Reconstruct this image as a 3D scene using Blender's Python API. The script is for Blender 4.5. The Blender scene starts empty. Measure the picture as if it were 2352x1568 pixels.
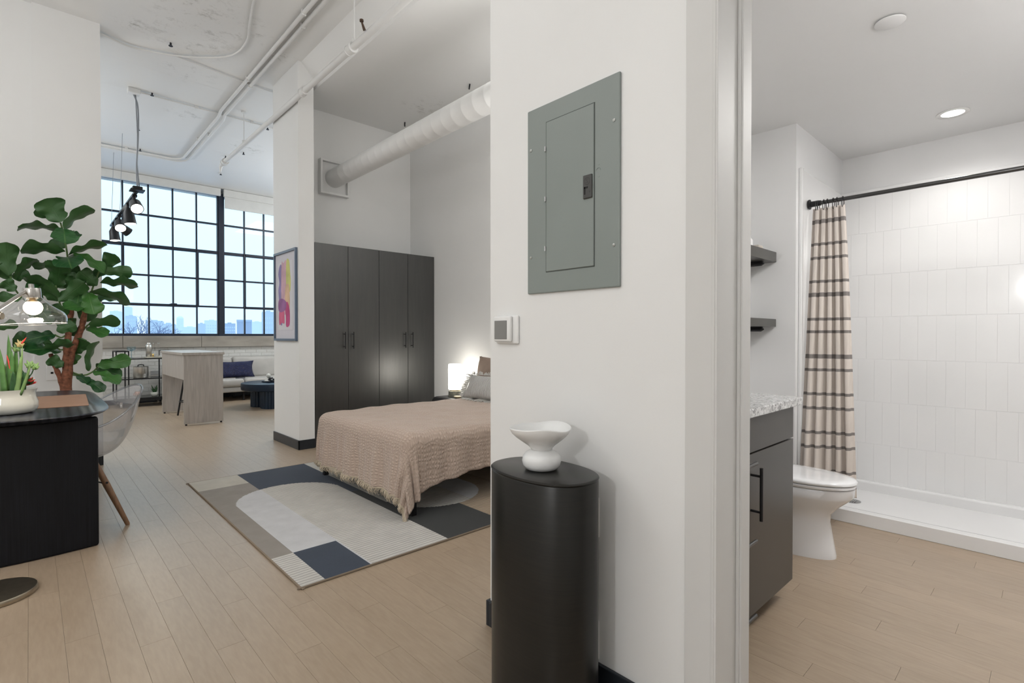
import bpy, bmesh, math, random
from mathutils import Vector, Matrix
from math import sin, cos, pi, radians, sqrt, atan2, hypot
random.seed(7)
SC = bpy.context.scene
COL = SC.collection
# ------------------------------------------------------------------ camera
cam = bpy.data.cameras.new('camera'); cam.sensor_width = 36; cam.lens = 36*1180/2352
cam.clip_start = .05; cam.clip_end = 6000
co = bpy.data.objects.new('camera', cam); COL.objects.link(co)
co.location = (0, 0, 1.2); co.rotation_euler = (radians(90-.583), 0, radians(-43.2))
SC.camera = co
# ------------------------------------------------------------------ sky
W = bpy.data.worlds.new('sky'); SC.world = W; W.use_nodes = True
nt = W.node_tree; bg = nt.nodes['Background']
tc = nt.nodes.new('ShaderNodeTexCoord'); sx = nt.nodes.new('ShaderNodeSeparateXYZ')
cr = nt.nodes.new('ShaderNodeValToRGB'); nz = nt.nodes.new('ShaderNodeTexNoise'); nz.inputs['Scale'].default_value = 1.6
mx = nt.nodes.new('ShaderNodeMix'); mx.data_type = 'RGBA'; mx.inputs[0].default_value = .06
nt.links.new(tc.outputs['Generated'], sx.inputs[0]); nt.links.new(sx.outputs['Z'], cr.inputs[0])
nt.links.new(tc.outputs['Generated'], nz.inputs['Vector'])
e = cr.color_ramp.elements
e[0].position = 0.0; e[0].color = (.66, .84, 1.0, 1); e[1].position = .35; e[1].color = (.72, .98, 1.1, 1)
k = cr.color_ramp.elements.new(.10); k.color = (.62, .86, 1.02, 1)
nt.links.new(cr.outputs[0], mx.inputs[6]); nt.links.new(nz.outputs['Color'], mx.inputs[7]); nt.links.new(mx.outputs[2], bg.inputs[0])
bg.inputs[1].default_value = 1.6
# ------------------------------------------------------------------ lights (area fills added out of frame)
def area(name, loc, size, power, color=(1, .96, .9), rot=(0, 0, 0), sy=None):
    l = bpy.data.lights.new(name, 'AREA'); l.size = size; l.energy = power; l.color = color
    if sy: l.shape = 'RECTANGLE'; l.size_y = sy
    o = bpy.data.objects.new(name, l); COL.objects.link(o); o.location = loc; o.rotation_euler = rot
    return o
area('fill_down_entry', (-1.0, -.4, 3.9), 1.6, 18, (.985, .985, .985))  # unseen downward fills from here on, added to brighten the rooms
area('fill_down_left', (-1.9, 3.2, 3.9), 1.6, 34, (.985, .985, .985))
area('fill_down_living_left', (-1.4, 9.2, 3.9), 1.8, 62, (.95, .98, 1))
area('fill_down_living_right', (4.8, 9.0, 3.9), 1.8, 72, (.95, .98, 1))
area('fill_down_bed', (3.0, 2.4, 3.7), .9, 20, (1, .98, .95))
area('fill_down_bath', (2.95, -.2, 2.5), .4, 24, (1, .985, .965))
area('fill_bathroom_tilted', (1.75, -.1, 2.3), .3, 7, (1, .985, .965), (0, radians(-70), radians(10)))  # unseen area fill tilted toward the shower, no mirror fixture there
area('fill_up_entry', (-1.6, .2, 2.3), 1.0, 40, (.97, .985, 1), (pi, 0, 0))  # unseen upward fills from here on, added to lift the ceilings
area('fill_up_left', (-2.2, 4.4, 2.3), 1.0, 36, (.97, .985, 1), (pi, 0, 0))
area('fill_up_living', (-1.6, 8.6, 2.3), 1.0, 60, (.95, .98, 1), (pi, 0, 0))
area('fill_up_living_right', (4.9, 8.6, 2.3), 1.0, 60, (.95, .98, 1), (pi, 0, 0))
area('fill_up_bed', (2.6, 2.1, 2.3), .5, 24, (1, .99, .97), (pi, 0, 0))
def point(name, loc, r, power, color=(1, .9, .75)):
    l = bpy.data.lights.new(name, 'POINT'); l.energy = power; l.color = color; l.shadow_soft_size = r
    o = bpy.data.objects.new(name, l); COL.objects.link(o); o.location = loc; return o
point('wall_lamp_light', (-2.0, .25, 1.95), .09, 58, (.985, .985, .985))
SC.view_settings.view_transform = 'Standard'; SC.view_settings.look = 'None'
SC.view_settings.exposure = -0.12; SC.view_settings.gamma = 1.0
SC.view_settings.use_curve_mapping = False
# ------------------------------------------------------------------ helpers
def rootloc(p):
    while p is not None and p.parent is not None: p = p.parent
    return Vector(p.location) if p is not None else Vector((0, 0, 0))
def tag(o, label=None, cat=None, group=None, kind=None):
    if label: o['label'] = label
    if cat: o['category'] = cat
    if group: o['group'] = group
    if kind: o['kind'] = kind
    return o
def thing(name, label, cat, loc=(0, 0, 0), rz=0, group=None):
    o = bpy.data.objects.new(name, None); COL.objects.link(o); o.empty_display_size = .1
    o.location = loc; o.rotation_euler = (0, 0, rz)
    return tag(o, label, cat, group)
class MB:
    def __init__(s): s.v = []; s.f = []; s.m = []; s.uv = None
    def add(s, vs, fs, mi=0):
        b = len(s.v); s.v += [tuple(v) for v in vs]
        for f in fs: s.f.append(tuple(b+i for i in f)); s.m.append(mi)
        return s
    def box(s, x0, x1, y0, y1, z0, z1, mi=0):
        return s.add([(x0,y0,z0),(x1,y0,z0),(x1,y1,z0),(x0,y1,z0),(x0,y0,z1),(x1,y0,z1),(x1,y1,z1),(x0,y1,z1)],
            [(0,3,2,1),(4,5,6,7),(0,1,5,4),(1,2,6,5),(2,3,7,6),(3,0,4,7)], mi)
    def rbox(s, x0, x1, y0, y1, z0, z1, r=.01, n=3, mi=0):
        bm = bmesh.new(); bmesh.ops.create_cube(bm, size=1)
        for v in bm.verts: v.co = Vector(((x0+x1)/2+v.co.x*(x1-x0), (y0+y1)/2+v.co.y*(y1-y0), (z0+z1)/2+v.co.z*(z1-z0)))
        bmesh.ops.bevel(bm, geom=list(bm.edges), offset=r, segments=n, profile=.5, affect='EDGES')
        bm.verts.index_update(); s.add([v.co[:] for v in bm.verts], [[v.index for v in f.verts] for f in bm.faces], mi); bm.free(); return s
    def tube(s, pts, r, n=10, cap=True, mi=0, closed=False):
        P = [Vector(p) for p in pts]; N = len(P); R = r if isinstance(r, (list, tuple)) else [r]*N
        vs = []; up = None
        for i in range(N):
            if closed: t = P[(i+1) % N]-P[i-1]
            else: t = P[min(i+1, N-1)]-P[max(i-1, 0)]
            t = t.normalized()
            if up is None: up = Vector((0, 0, 1)) if abs(t.z) < .9 else Vector((1, 0, 0))
            a = up-t*up.dot(t)
            if a.length < 1e-5: a = t.orthogonal()
            a.normalize(); up = a; b = t.cross(a)
            for j in range(n):
                q = 2*pi*j/n; vs.append(P[i]+(a*cos(q)+b*sin(q))*R[i])
        fs = []
        for i in range(N if closed else N-1):
            for j in range(n):
                i2 = (i+1) % N; fs.append((i*n+j, i*n+(j+1) % n, i2*n+(j+1) % n, i2*n+j))
        if cap and not closed: fs += [tuple(range(n))[::-1], tuple((N-1)*n+j for j in range(n))]
        return s.add(vs, fs, mi)
    def cyl(s, p0, p1, r0, r1=None, n=16, mi=0):
        return s.tube([p0, p1], [r0, r0 if r1 is None else r1], n, True, mi)
    def lathe(s, prof, c=(0, 0, 0), n=32, mi=0, sx=1, sy=1, cap=True):
        vs = []
        for r, z in prof:
            for j in range(n):
                q = 2*pi*j/n; vs.append((c[0]+r*cos(q)*sx, c[1]+r*sin(q)*sy, c[2]+z))
        fs = []
        for i in range(len(prof)-1):
            for j in range(n): fs.append((i*n+j, i*n+(j+1) % n, (i+1)*n+(j+1) % n, (i+1)*n+j))
        if cap:
            if prof[0][0] > 1e-5: fs.append(tuple(range(n))[::-1])
            if prof[-1][0] > 1e-5: fs.append(tuple((len(prof)-1)*n+j for j in range(n)))
        return s.add(vs, fs, mi)
    def grid(s, fn, nu, nv, mi=0, flip=False):
        vs = [fn(i/nu, j/nv) for j in range(nv+1) for i in range(nu+1)]
        fs = []
        for j in range(nv):
            for i in range(nu):
                q = (j*(nu+1)+i, j*(nu+1)+i+1, (j+1)*(nu+1)+i+1, (j+1)*(nu+1)+i)
                fs.append(q[::-1] if flip else q)
        return s.add(vs, fs, mi)
    def loft(s, rings, mi=0, cap=True):
        n = len(rings[0]); vs = [p for r in rings for p in r]; fs = []
        for i in range(len(rings)-1):
            for j in range(n): fs.append((i*n+j, i*n+(j+1) % n, (i+1)*n+(j+1) % n, (i+1)*n+j))
        if cap: fs += [tuple(range(n))[::-1], tuple((len(rings)-1)*n+j for j in range(n))]
        return s.add(vs, fs, mi)
    def prism(s, poly, z0, z1, mi=0):
        n = len(poly)
        return s.add([(x, y, z0) for x, y in poly]+[(x, y, z1) for x, y in poly],
            [tuple(range(n))[::-1], tuple(range(n, 2*n))]+[(i, (i+1) % n, n+(i+1) % n, n+i) for i in range(n)], mi)
    def build(s, name, mats, parent=None, world=True, smooth=False, loc=None, bevel=0, weld=False, solid=0, subs=0, ang=None):
        if not isinstance(mats, (list, tuple)): mats = [mats]
        off = rootloc(parent) if (world and parent is not None) else (Vector(loc) if loc is not None else Vector((0, 0, 0)))
        me = bpy.data.meshes.new(name)
        me.from_pydata([(v[0]-off.x, v[1]-off.y, v[2]-off.z) for v in s.v] if world else s.v, [], s.f)
        for m in mats: me.materials.append(m)
        if len(mats) > 1: me.polygons.foreach_set('material_index', s.m)
        if s.uv is not None:
            ul = me.uv_layers.new(name='UVMap')
            for l in me.loops: ul.data[l.index].uv = s.uv[l.vertex_index]
        bm = bmesh.new(); bm.from_mesh(me)
        if weld: bmesh.ops.remove_doubles(bm, verts=bm.verts, dist=1e-5)
        bmesh.ops.recalc_face_normals(bm, faces=bm.faces); bm.to_mesh(me); bm.free()
        if smooth:
            me.polygons.foreach_set('use_smooth', [True]*len(me.polygons))
            if ang:
                try: me.set_sharp_from_angle(angle=radians(ang))
                except Exception: pass
        o = bpy.data.objects.new(name, me); COL.objects.link(o)
        if parent is not None: o.parent = parent
        elif world and loc is not None: o.location = loc
        if solid:
            q = o.modifiers.new('solid', 'SOLIDIFY'); q.thickness = solid; q.offset = 0
        if bevel:
            q = o.modifiers.new('bevel', 'BEVEL'); q.width = bevel; q.segments = 2; q.limit_method = 'ANGLE'; q.angle_limit = radians(40)
        if subs:
            q = o.modifiers.new('sub', 'SUBSURF'); q.levels = subs; q.render_levels = subs
        return o
def struct(name, mb, mats, **k):
    return tag(mb.build(name, mats, **k), kind='structure')
def single(name, mb, mats, label, cat, loc, group=None, kind=None, **k):
    return tag(mb.build(name, mats, loc=loc, **k), label, cat, group, kind)
def dup(root, loc=None, label=None):
    r = root.copy(); COL.objects.link(r)
    if loc is not None: r.location = loc
    if label: r['label'] = label
    for ch in list(root.children):
        c = ch.copy(); COL.objects.link(c); c.parent = r
        for g in list(ch.children):
            d = g.copy(); COL.objects.link(d); d.parent = c
    return r
def copyobj(o, parent, loc=(0, 0, 0), rot=(0, 0, 0), name=None):
    c = o.copy(); COL.objects.link(c); c.parent = parent; c.location = loc; c.rotation_euler = rot
    if name: c.name = name
    return c
# ------------------------------------------------------------------ materials
def S(r, g, b):
    f = lambda c: (c/255/12.92) if c/255 <= .04045 else ((c/255+.055)/1.055)**2.4
    return (f(r), f(g), f(b), 1)
class Mt:
    def __init__(s, name):
        s.m = bpy.data.materials.new(name); s.m.use_nodes = True; s.nt = s.m.node_tree
        s.p = s.nt.nodes['Principled BSDF']; s.out = s.nt.nodes['Material Output']
    def n(s, t, **k):
        o = s.nt.nodes.new('ShaderNode'+t)
        for a, b in k.items():
            if a.startswith('_'): setattr(o, a[1:], b)
            else: o.inputs[a.replace('__', ' ')].default_value = b
        return o
    def l(s, a, b): s.nt.links.new(a, b)
    def coord(s, kind='Object', scale=(1, 1, 1)):
        t = s.n('TexCoord'); m = s.n('Mapping'); m.inputs['Scale'].default_value = scale
        s.l(t.outputs[kind], m.inputs[0]); return m.outputs[0]
    def bump(s, h, strength=.2, dist=.01):
        b = s.n('Bump'); b.inputs['Strength'].default_value = strength; b.inputs['Distance'].default_value = dist
        s.l(h, b.inputs['Height']); s.l(b.outputs[0], s.p.inputs['Normal']); return b
    def mix(s, fac, a, b):
        m = s.n('Mix', _data_type='RGBA')
        if isinstance(fac, float): m.inputs[0].default_value = fac
        else: s.l(fac, m.inputs[0])
        for i, c in ((6, a), (7, b)):
            if isinstance(c, (tuple, list)): m.inputs[i].default_value = c
            else: s.l(c, m.inputs[i])
        return m.outputs[2]
    def ramp(s, x, stops):
        r = s.n('ValToRGB'); e = r.color_ramp.elements
        e[0].position, e[0].color = stops[0]; e[1].position, e[1].color = stops[-1]
        for p, c in stops[1:-1]: q = e.new(p); q.color = c
        s.l(x, r.inputs[0]); return r.outputs[0]
def mat(name, col, rough=.5, metal=0, var=.06, scale=8, bump=0, bscale=60, coat=0, spec=.5, sheen=0, stretch=(1, 1, 1), emit=None, es=0, alpha=None, trans=0, ior=1.45, sss=0):
    M = Mt(name); p = M.p
    c = col if len(col) == 4 else (*col, 1)
    v = M.coord('Object', stretch); nz = M.n('TexNoise', Scale=scale, Detail=4.0)
    M.l(v, nz.inputs['Vector'])
    d = tuple(min(1, x*(1-var)) for x in c[:3])+(1,); u = tuple(min(1, x*(1+var)) for x in c[:3])+(1,)
    M.l(M.ramp(nz.outputs[0], [(.3, d), (.7, u)]), p.inputs['Base Color'])
    p.inputs['Roughness'].default_value = rough; p.inputs['Metallic'].default_value = metal
    p.inputs['Coat Weight'].default_value = coat; p.inputs['Specular IOR Level'].default_value = spec
    p.inputs['Sheen Weight'].default_value = sheen; p.inputs['IOR'].default_value = ior
    p.inputs['Transmission Weight'].default_value = trans
    if sss: p.inputs['Subsurface Weight'].default_value = sss
    if bump:
        n2 = M.n('TexNoise', Scale=bscale, Detail=3.0); M.l(v, n2.inputs['Vector']); M.bump(n2.outputs[0], bump, .004)
    if emit: p.inputs['Emission Color'].default_value = emit; p.inputs['Emission Strength'].default_value = es
    return M.m
def clear(name, col=(.95, .97, 1, 1), gloss=.12, rough=.02, fres=1.5):
    M = Mt(name); M.nt.nodes.remove(M.p)
    t = M.n('BsdfTransparent'); t.inputs[0].default_value = col
    g = M.n('BsdfGlossy'); g.inputs['Roughness'].default_value = rough
    f = M.n('LayerWeight'); f.inputs[0].default_value = .5; pw2 = M.n('Math', _operation='POWER'); pw2.inputs[1].default_value = 3.5; M.l(f.outputs['Facing'], pw2.inputs[0])
    f2 = M.n('Math', _operation='MULTIPLY_ADD'); f2.inputs[1].default_value = min(.95, gloss*3.2); f2.inputs[2].default_value = gloss*.3; f2.use_clamp = True; M.l(pw2.outputs[0], f2.inputs[0])
    x = M.n('MixShader'); M.l(f2.outputs[0], x.inputs[0]); M.l(t.outputs[0], x.inputs[1]); M.l(g.outputs[0], x.inputs[2])
    M.l(x.outputs[0], M.out.inputs[0]); return M.m
def emis(name, col, st):
    M = Mt(name); M.nt.nodes.remove(M.p); e = M.n('Emission'); e.inputs[0].default_value = col; e.inputs[1].default_value = st
    M.l(e.outputs[0], M.out.inputs[0]); return M.m
paint = mat('white_wall_paint', (.80, .80, .79), .55, var=.015, scale=1.5, bump=.04, bscale=180)
bathpaint = mat('bathroom_paint', (.80, .80, .80), .5, var=.012, scale=1.5, bump=.03, bscale=180)
trimw = mat('gloss_trim_paint', (.64, .635, .62), .5, var=.01, bump=.02, bscale=30)
blackbase = mat('black_baseboard', (.018, .022, .028), .35, var=.1)
# plank floor
M = Mt('pale_oak_plank'); g = M.n('NewGeometry'); oi = M.n('ObjectInfo')
ad = M.n('Math', _operation='ADD'); M.l(g.outputs['Random Per Island'], ad.inputs[0]); M.l(oi.outputs['Random'], ad.inputs[1])
fr = M.n('Math', _operation='FRACT'); M.l(ad.outputs[0], fr.inputs[0])
mu = M.n('VectorMath', _operation='MULTIPLY'); mu.inputs[1].default_value = (9, 1.3, 1); M.l(g.outputs['Position'], mu.inputs[0])
cx = M.n('CombineXYZ'); m8 = M.n('Math', _operation='MULTIPLY'); m8.inputs[1].default_value = 40; M.l(fr.outputs[0], m8.inputs[0])
M.l(m8.outputs[0], cx.inputs[0]); M.l(m8.outputs[0], cx.inputs[2])
va = M.n('VectorMath', _operation='ADD'); M.l(mu.outputs[0], va.inputs[0]); M.l(cx.outputs[0], va.inputs[1])
n1 = M.n('TexNoise', Scale=2.2, Detail=6.0, Distortion=1.6); M.l(va.outputs[0], n1.inputs['Vector'])
n2 = M.n('TexNoise', Scale=9.0, Detail=3.0); M.l(va.outputs[0], n2.inputs['Vector'])
c1 = M.ramp(n1.outputs[0], [(.25, (.40, .305, .215, 1)), (.5, (.42, .325, .235, 1)), (.75, (.44, .345, .25, 1))])
c2 = M.mix(.25, c1, M.ramp(n2.outputs[0], [(.35, (.32, .25, .185, 1)), (.65, (.46, .375, .29, 1))]))
c3 = M.n('HueSaturation'); c3.inputs['Saturation'].default_value = 1.05; vv = M.n('MapRange'); vv.inputs[3].default_value = .84; vv.inputs[4].default_value = .90
M.l(fr.outputs[0], vv.inputs[0]); M.l(vv.outputs[0], c3.inputs['Value']); M.l(c2, c3.inputs['Color']); M.l(c3.outputs[0], M.p.inputs['Base Color'])
n3 = M.n('TexNoise', Scale=3.0, Detail=2.0); M.l(g.outputs['Position'], n3.inputs['Vector'])
rr = M.n('MapRange'); rr.inputs[3].default_value = .33; rr.inputs[4].default_value = .37; M.l(n3.outputs[0], rr.inputs[0]); M.l(rr.outputs[0], M.p.inputs['Roughness'])
M.bump(n2.outputs[0], .02, .001); M.p.inputs['Specular IOR Level'].default_value = .75
plankm = M.m
subfloor = mat('subfloor', (.22, .17, .12), .8)
# concrete painted ceiling with flaking stains
M = Mt('painted_concrete_ceiling'); g = M.n('NewGeometry')
nb = M.n('TexNoise', Scale=8.0, Detail=10.0, Roughness=.78); M.l(g.outputs['Position'], nb.inputs['Vector'])
mask = None
for (x, y, r) in ((1.17, 5.80, .50), (1.05, 5.2, .50), (1.15, 5.5, .4), (1.5, 5.3, .35), (1.3, 6.55, .32), (1.5, 7.8, .3), (3.42, 5.1, .35), (.7, 5.9, .2), (2.45, 8.6, .35), (1.9, 5.5, .2)):
    d = M.n('VectorMath', _operation='DISTANCE'); d.inputs[1].default_value = (x, y, 4.0); M.l(g.outputs['Position'], d.inputs[0])
    a = M.n('MapRange'); a.inputs[1].default_value = r; a.inputs[2].default_value = .1; a.inputs[3].default_value = 0; a.inputs[4].default_value = 1; M.l(d.outputs['Value'], a.inputs[0])
    if mask is None: mask = a.outputs[0]
    else:
        q = M.n('Math', _operation='MAXIMUM'); M.l(mask, q.inputs[0]); M.l(a.outputs[0], q.inputs[1]); mask = q.outputs[0]
sp = M.ramp(nb.outputs[0], [(.52, (0, 0, 0, 1)), (.68, (1, 1, 1, 1))])
mm = M.n('Math', _operation='MULTIPLY'); M.l(mask, mm.inputs[0]); M.l(sp, mm.inputs[1])
m5 = M.n('Math', _operation='MULTIPLY'); m5.inputs[1].default_value = .75; M.l(mm.outputs[0], m5.inputs[0])
M.l(M.mix(m5.outputs[0], (.80, .80, .79, 1), (.26, .25, .21, 1)), M.p.inputs['Base Color'])
M.p.inputs['Roughness'].default_value = .45
wv = M.n('TexWave', _wave_type='BANDS', _bands_direction='Y', _wave_profile='SAW', Scale=.42); wv.inputs['Distortion'].default_value = .25; M.l(g.outputs['Position'], wv.inputs['Vector'])
r2 = M.ramp(wv.outputs['Fac'], [(.0, (0, 0, 0, 1)), (.03, (1, 1, 1, 1))])
nn = M.n('TexNoise', Scale=2.5, Detail=5.0); M.l(g.outputs['Position'], nn.inputs['Vector'])
ma = M.n('Math', _operation='ADD'); M.l(r2, ma.inputs[0]); M.l(nn.outputs[0], ma.inputs[1]); M.bump(ma.outputs[0], .25, .006)
ceilm = M.m
pipem = mat('white_painted_pipe', (.76, .76, .75), .4, var=.02, bump=.05, bscale=20)
sillm = mat('weathered_sill_concrete', (.33, .30, .26), .7, var=.22, scale=2.2, bump=.3, bscale=14, stretch=(1, 1, 3))
brickm = mat('white_painted_brick', (.66, .65, .62), .5, var=.05, scale=14, bump=.5, bscale=35)
mortarm = mat('painted_mortar', (.60, .59, .56), .7, var=.05, bump=.4, bscale=50)
steelframe = mat('black_window_steel', (.012, .018, .035), .35, var=.1)
panem = clear('window_glass', (.97, .985, 1, 1), .08)
shadem = mat('white_roller_fabric', (.70, .70, .68), .8, var=.03, bump=.1, bscale=300)
cladm = mat('dark_grey_cover', (.10, .12, .15), .5)
# ------------------------------------------------------------------ floor
fl = struct('floor', MB().box(-3.2, 6.0, -2.6, 11.3, -.05, -.006), subfloor)
pw, pl = .105, .92
pm = MB().box(-pw/2+.0003, pw/2-.0003, -pl/2+.0004, pl/2-.0004, -.006, 0).build('plank', plankm, fl, world=False, bevel=.0004)
cands = []; rest = MB(); A43 = radians(43.2); first = True
for i in range(-31, 57):
    x = i*pw+.04; off = (i*.377) % 1*pl
    for j in range(-4, 13):
        y = j*pl+off
        if y-pl/2 > 11.3 or x > 5.9: continue
        y0, y1 = max(y-pl/2, -2.6), min(y+pl/2, 11.3)
        if y1-y0 < .05: continue
        d = x*sin(A43)+y*cos(A43); lat = x*cos(A43)-y*sin(A43)
        hid = (x > 1.45 and y < 1.7 and not (x > 1.9 and y < .95)) or (x > 3.85 and y < 6.3) or (y > 6.1 and x < .45) or (x > 3.6 and y > 1.2)
        vis = (not hid) and d > .9 and abs(lat) < d*1.05 + .12 and d > 1.45
        full = (y1-y0) > pl-.001
        cands.append((d if (vis and full) else 99, x, y, y0, y1))
cands.sort()
for q, (d, x, y, y0, y1) in enumerate(cands):
    if q < 299 and d < 90:
        if first: pm.location = (x, y, 0); first = False
        else: copyobj(pm, fl, (x, y, 0), name='plank')
    else: rest.box(x-pw/2+.0003, x+pw/2-.0003, y0+.0004, y1-.0004, -.006, 0)
tag(rest.build('planks', plankm, fl), kind='stuff')
# ------------------------------------------------------------------ shell
def wall(name, boxes, m=paint, bev=0):
    b = MB()
    for q in boxes: b.box(*q)
    return struct(name, b, m, bevel=bev)
wall('wall_left', [(-3.3, .03, 6.13, 6.40, 0, 4.09), (.03, .495, 6.10, 6.40, 0, 4.09)])
wall('wall_far_left', [(-3.4, -3.2, -2.7, 11.6, 0, 4.09)])
wall('wall_back', [(-3.3, 6.1, -2.8, -2.6, 0, 4.09)])
wall('wall_right', [(1.39, 1.59, .66, 1.61, 0, 4.0), (1.39, 1.59, -2.6, -.30, 0, 4.0), (1.39, 1.59, -.30, .66, 2.38, 4.0)])
wall('wall_bathroom_back', [(1.59, 3.79, 1.45, 1.61, 0, 4.0)])
wall('wall_bathroom_end', [(3.555, 4.75, 1.15, 1.45, 0, 2.55)], bathpaint)
wall('wall_shower', [(4.56, 4.75, -.6, 1.15, 0, 2.55)], bathpaint)
wall('wall_bathroom_right', [(1.59, 4.75, -.6, -.42, 0, 2.55)], bathpaint)
wall('wall_alcove', [(3.79, 3.95, 1.45, 6.06, 0, 4.0)])
wall('wall_divider', [(2.07, 6.0, 6.06, 6.24, 0, 4.09), (2.07, 2.235, 5.485, 6.06, 0, 4.09)])
wall('wall_far_right', [(5.9, 6.1, 6.24, 11.6, 0, 4.09)])
struct('ceiling', MB().box(-3.4, 6.2, -2.8, 11.7, 4.09, 4.25)
    .add([(2.10, -2.6, 4.095), (2.29, -2.6, 3.89), (6.0, -2.6, 3.89), (6.0, -2.6, 4.095), (2.10, 6.06, 4.095), (2.29, 6.06, 3.89), (6.0, 6.06, 3.89), (6.0, 6.06, 4.095)],
         [(0, 1, 2, 3), (4, 7, 6, 5), (0, 4, 5, 1), (1, 5, 6, 2), (3, 2, 6, 7), (0, 3, 7, 4)]), ceilm)
struct('ceiling_bathroom', MB().box(1.59, 4.75, -.6, 1.45, 2.55, 2.7), bathpaint)
# baseboards
struct('baseboard_right', MB().box(1.376, 1.39, .738, 1.61, 0, .105).box(1.376, 1.40, 1.61, 1.624, 0, .105).box(1.376, 1.39, -2.6, -.39, 0, .105), blackbase, bevel=.003)
struct('baseboard_divider', MB().box(2.056, 2.07, 5.472, 6.24, 0, .1).box(2.056, 2.235, 5.472, 5.485, 0, .1), blackbase, bevel=.003)
struct('baseboard_left', MB().box(-3.2, .495, 6.086, 6.10, 0, .1), blackbase, bevel=.003)
struct('baseboard_window', MB().box(-1.5, 5.9, 11.285, 11.30, 0, .085), blackbase, bevel=.003)
struct('baseboard_alcove', MB().box(3.776, 3.79, 1.61, 5.49, 0, .1), blackbase, bevel=.003)
# door casing and jamb
struct('trim_1', MB().box(1.378, 1.39, .655, .738, 0, 2.45).box(1.374, 1.39, .649, .657, 0, 2.45).box(1.378, 1.39, -.39, -.30, 0, 2.45).box(1.378, 1.39, -.30, .655, 2.37, 2.45), trimw, bevel=.002)
dj = struct('door_1', MB().box(1.376, 1.60, .643, .66, 0, 2.37).box(1.376, 1.60, -.30, -.283, 0, 2.37).box(1.376, 1.60, -.283, .643, 2.35, 2.37), trimw, bevel=.0015)
MB().box(1.50, 1.535, .633, .643, 0, 2.35).box(1.504, 1.520, .628, .634, 0, 2.35).build('door_stop', trimw, dj, bevel=.002)
struct('trim_2', MB().box(1.59, 1.602, .655, .735, 0, 2.45), trimw, bevel=.002)
# ------------------------------------------------------------------ window wall
wall('wall_window', [(-1.6, 6.1, 11.3035, 11.60, 0, .995), (-3.3, .05, 11.30, 11.6, 0, 4.09), (5.5, 6.1, 11.30, 11.6, 0, 4.09), (.05, 5.5, 11.45, 11.6, 3.97, 4.09)], mortarm)
ww = bpy.data.objects['wall_window']
bw, bh = .203, .0665
bk = MB().box(-bw/2+.004, bw/2-.004, -.0, .045, .003, bh-.004).build('brick', brickm, ww, world=False, bevel=.003)
nb_ = 0; rb = MB()
for r in range(15):
    z = r*bh
    for c in range(-2, 28):
        x = .55+c*bw+(r % 2)*bw/2
        if x < .2 or x > 5.4: continue
        dy = random.uniform(0, .003)
        visb = (.95 < x < 3.9) and not (x > 2.0 and z < .70)
        if visb and nb_ < 298:
            if nb_ == 0: bk.location = (x, 11.298+dy, z)
            else: copyobj(bk, ww, (x, 11.298+dy, z), name='brick')
            nb_ += 1
        else: rb.box(x-bw/2+.004, x+bw/2-.004, 11.299, 11.32, z+.003, z+bh-.004)
tag(rb.build('bricks', brickm, ww), kind='stuff')
b = MB(); 
for x0, x1 in ((-.2, 1.19), (1.196, 2.40), (2.406, 3.75), (3.756, 5.5)): b.box(x0, x1, 11.25, 11.60, .995, 1.205)
struct('window_sill', b, sillm, bevel=.004)
YW = 11.36
def window(name, xs, x0, x1, vent, shade_z):
    w = bpy.data.objects.new(name, None); COL.objects.link(w); w.location = (x0, YW, 1.205); w['kind'] = 'structure'
    zs = [1.778, 2.311, 2.842, 3.40]; zt = 3.985
    MB().box(x0, x1, YW-.02, YW+.05, 1.205, 1.25).build('bottom_rail', steelframe, w)
    MB().box(x0, x1, YW-.02, YW+.05, zt-.02, zt+.03).build('top_rail', steelframe, w)
    MB().box(x0, x0+.028, YW-.02, YW+.05, 1.25, zt).build('side_rail', steelframe, w)
    MB().box(x1-.028, x1, YW-.02, YW+.05, 1.25, zt).build('side_rail', steelframe, w)
    for x in xs: MB().box(x-.012, x+.012, YW-.012, YW+.04, 1.25, zt-.02).build('mullion', steelframe, w)
    for i, z in enumerate(zs):
        t = .016 if i != 2 else .030
        MB().box(x0+.02, x1-.02, YW-.014, YW+.04, z-t, z+t).build('glazing_bar', steelframe, w)
    v0, v1 = vent
    vf = MB().box(v0-.025, v0+.018, YW-.035, YW+.02, 1.77, 2.86).box(v1-.018, v1+.03, YW-.035, YW+.02, 1.77, 2.86).box(v0, v1, YW-.035, YW+.02, 2.825, 2.868).box(v0, v1, YW-.035, YW+.02, 1.752, 1.80)
    vfo = vf.build('vent_frame', steelframe, w, bevel=.002)
    hx = (v0*.32+v1*.68)
    MB().rbox(hx-.03, hx+.03, YW-.055, YW-.035, 1.79, 1.815, .004).tube([(hx, YW-.05, 1.81), (hx-.06, YW-.075, 1.805), (hx-.11, YW-.075, 1.79)], [.008, .007, .005], 8).build('latch', steelframe, vfo)
    xx = [x0+.014]+xs+[x1-.014]; zz = [1.25]+zs+[zt-.02]
    for a in range(len(xx)-1):
        for c in range(len(zz)-1):
            MB().box(xx[a]+.006, xx[a+1]-.006, YW+.012, YW+.016, zz[c]+.008, zz[c+1]-.008).build('pane', panem, w)
    return w
window('window_1', [.45, .83, 1.214, 1.59, 1.966, 2.352], .05, 2.73, (1.214, 2.352), 0)
window('window_2', [3.198, 3.572, 3.95, 4.33, 4.71, 5.09], 2.80, 5.5, (3.198, 4.33), 0)
struct('trim_3', MB().box(2.722, 2.808, 11.315, 11.45, 1.205, 4.0), steelframe, bevel=.004)
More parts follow.
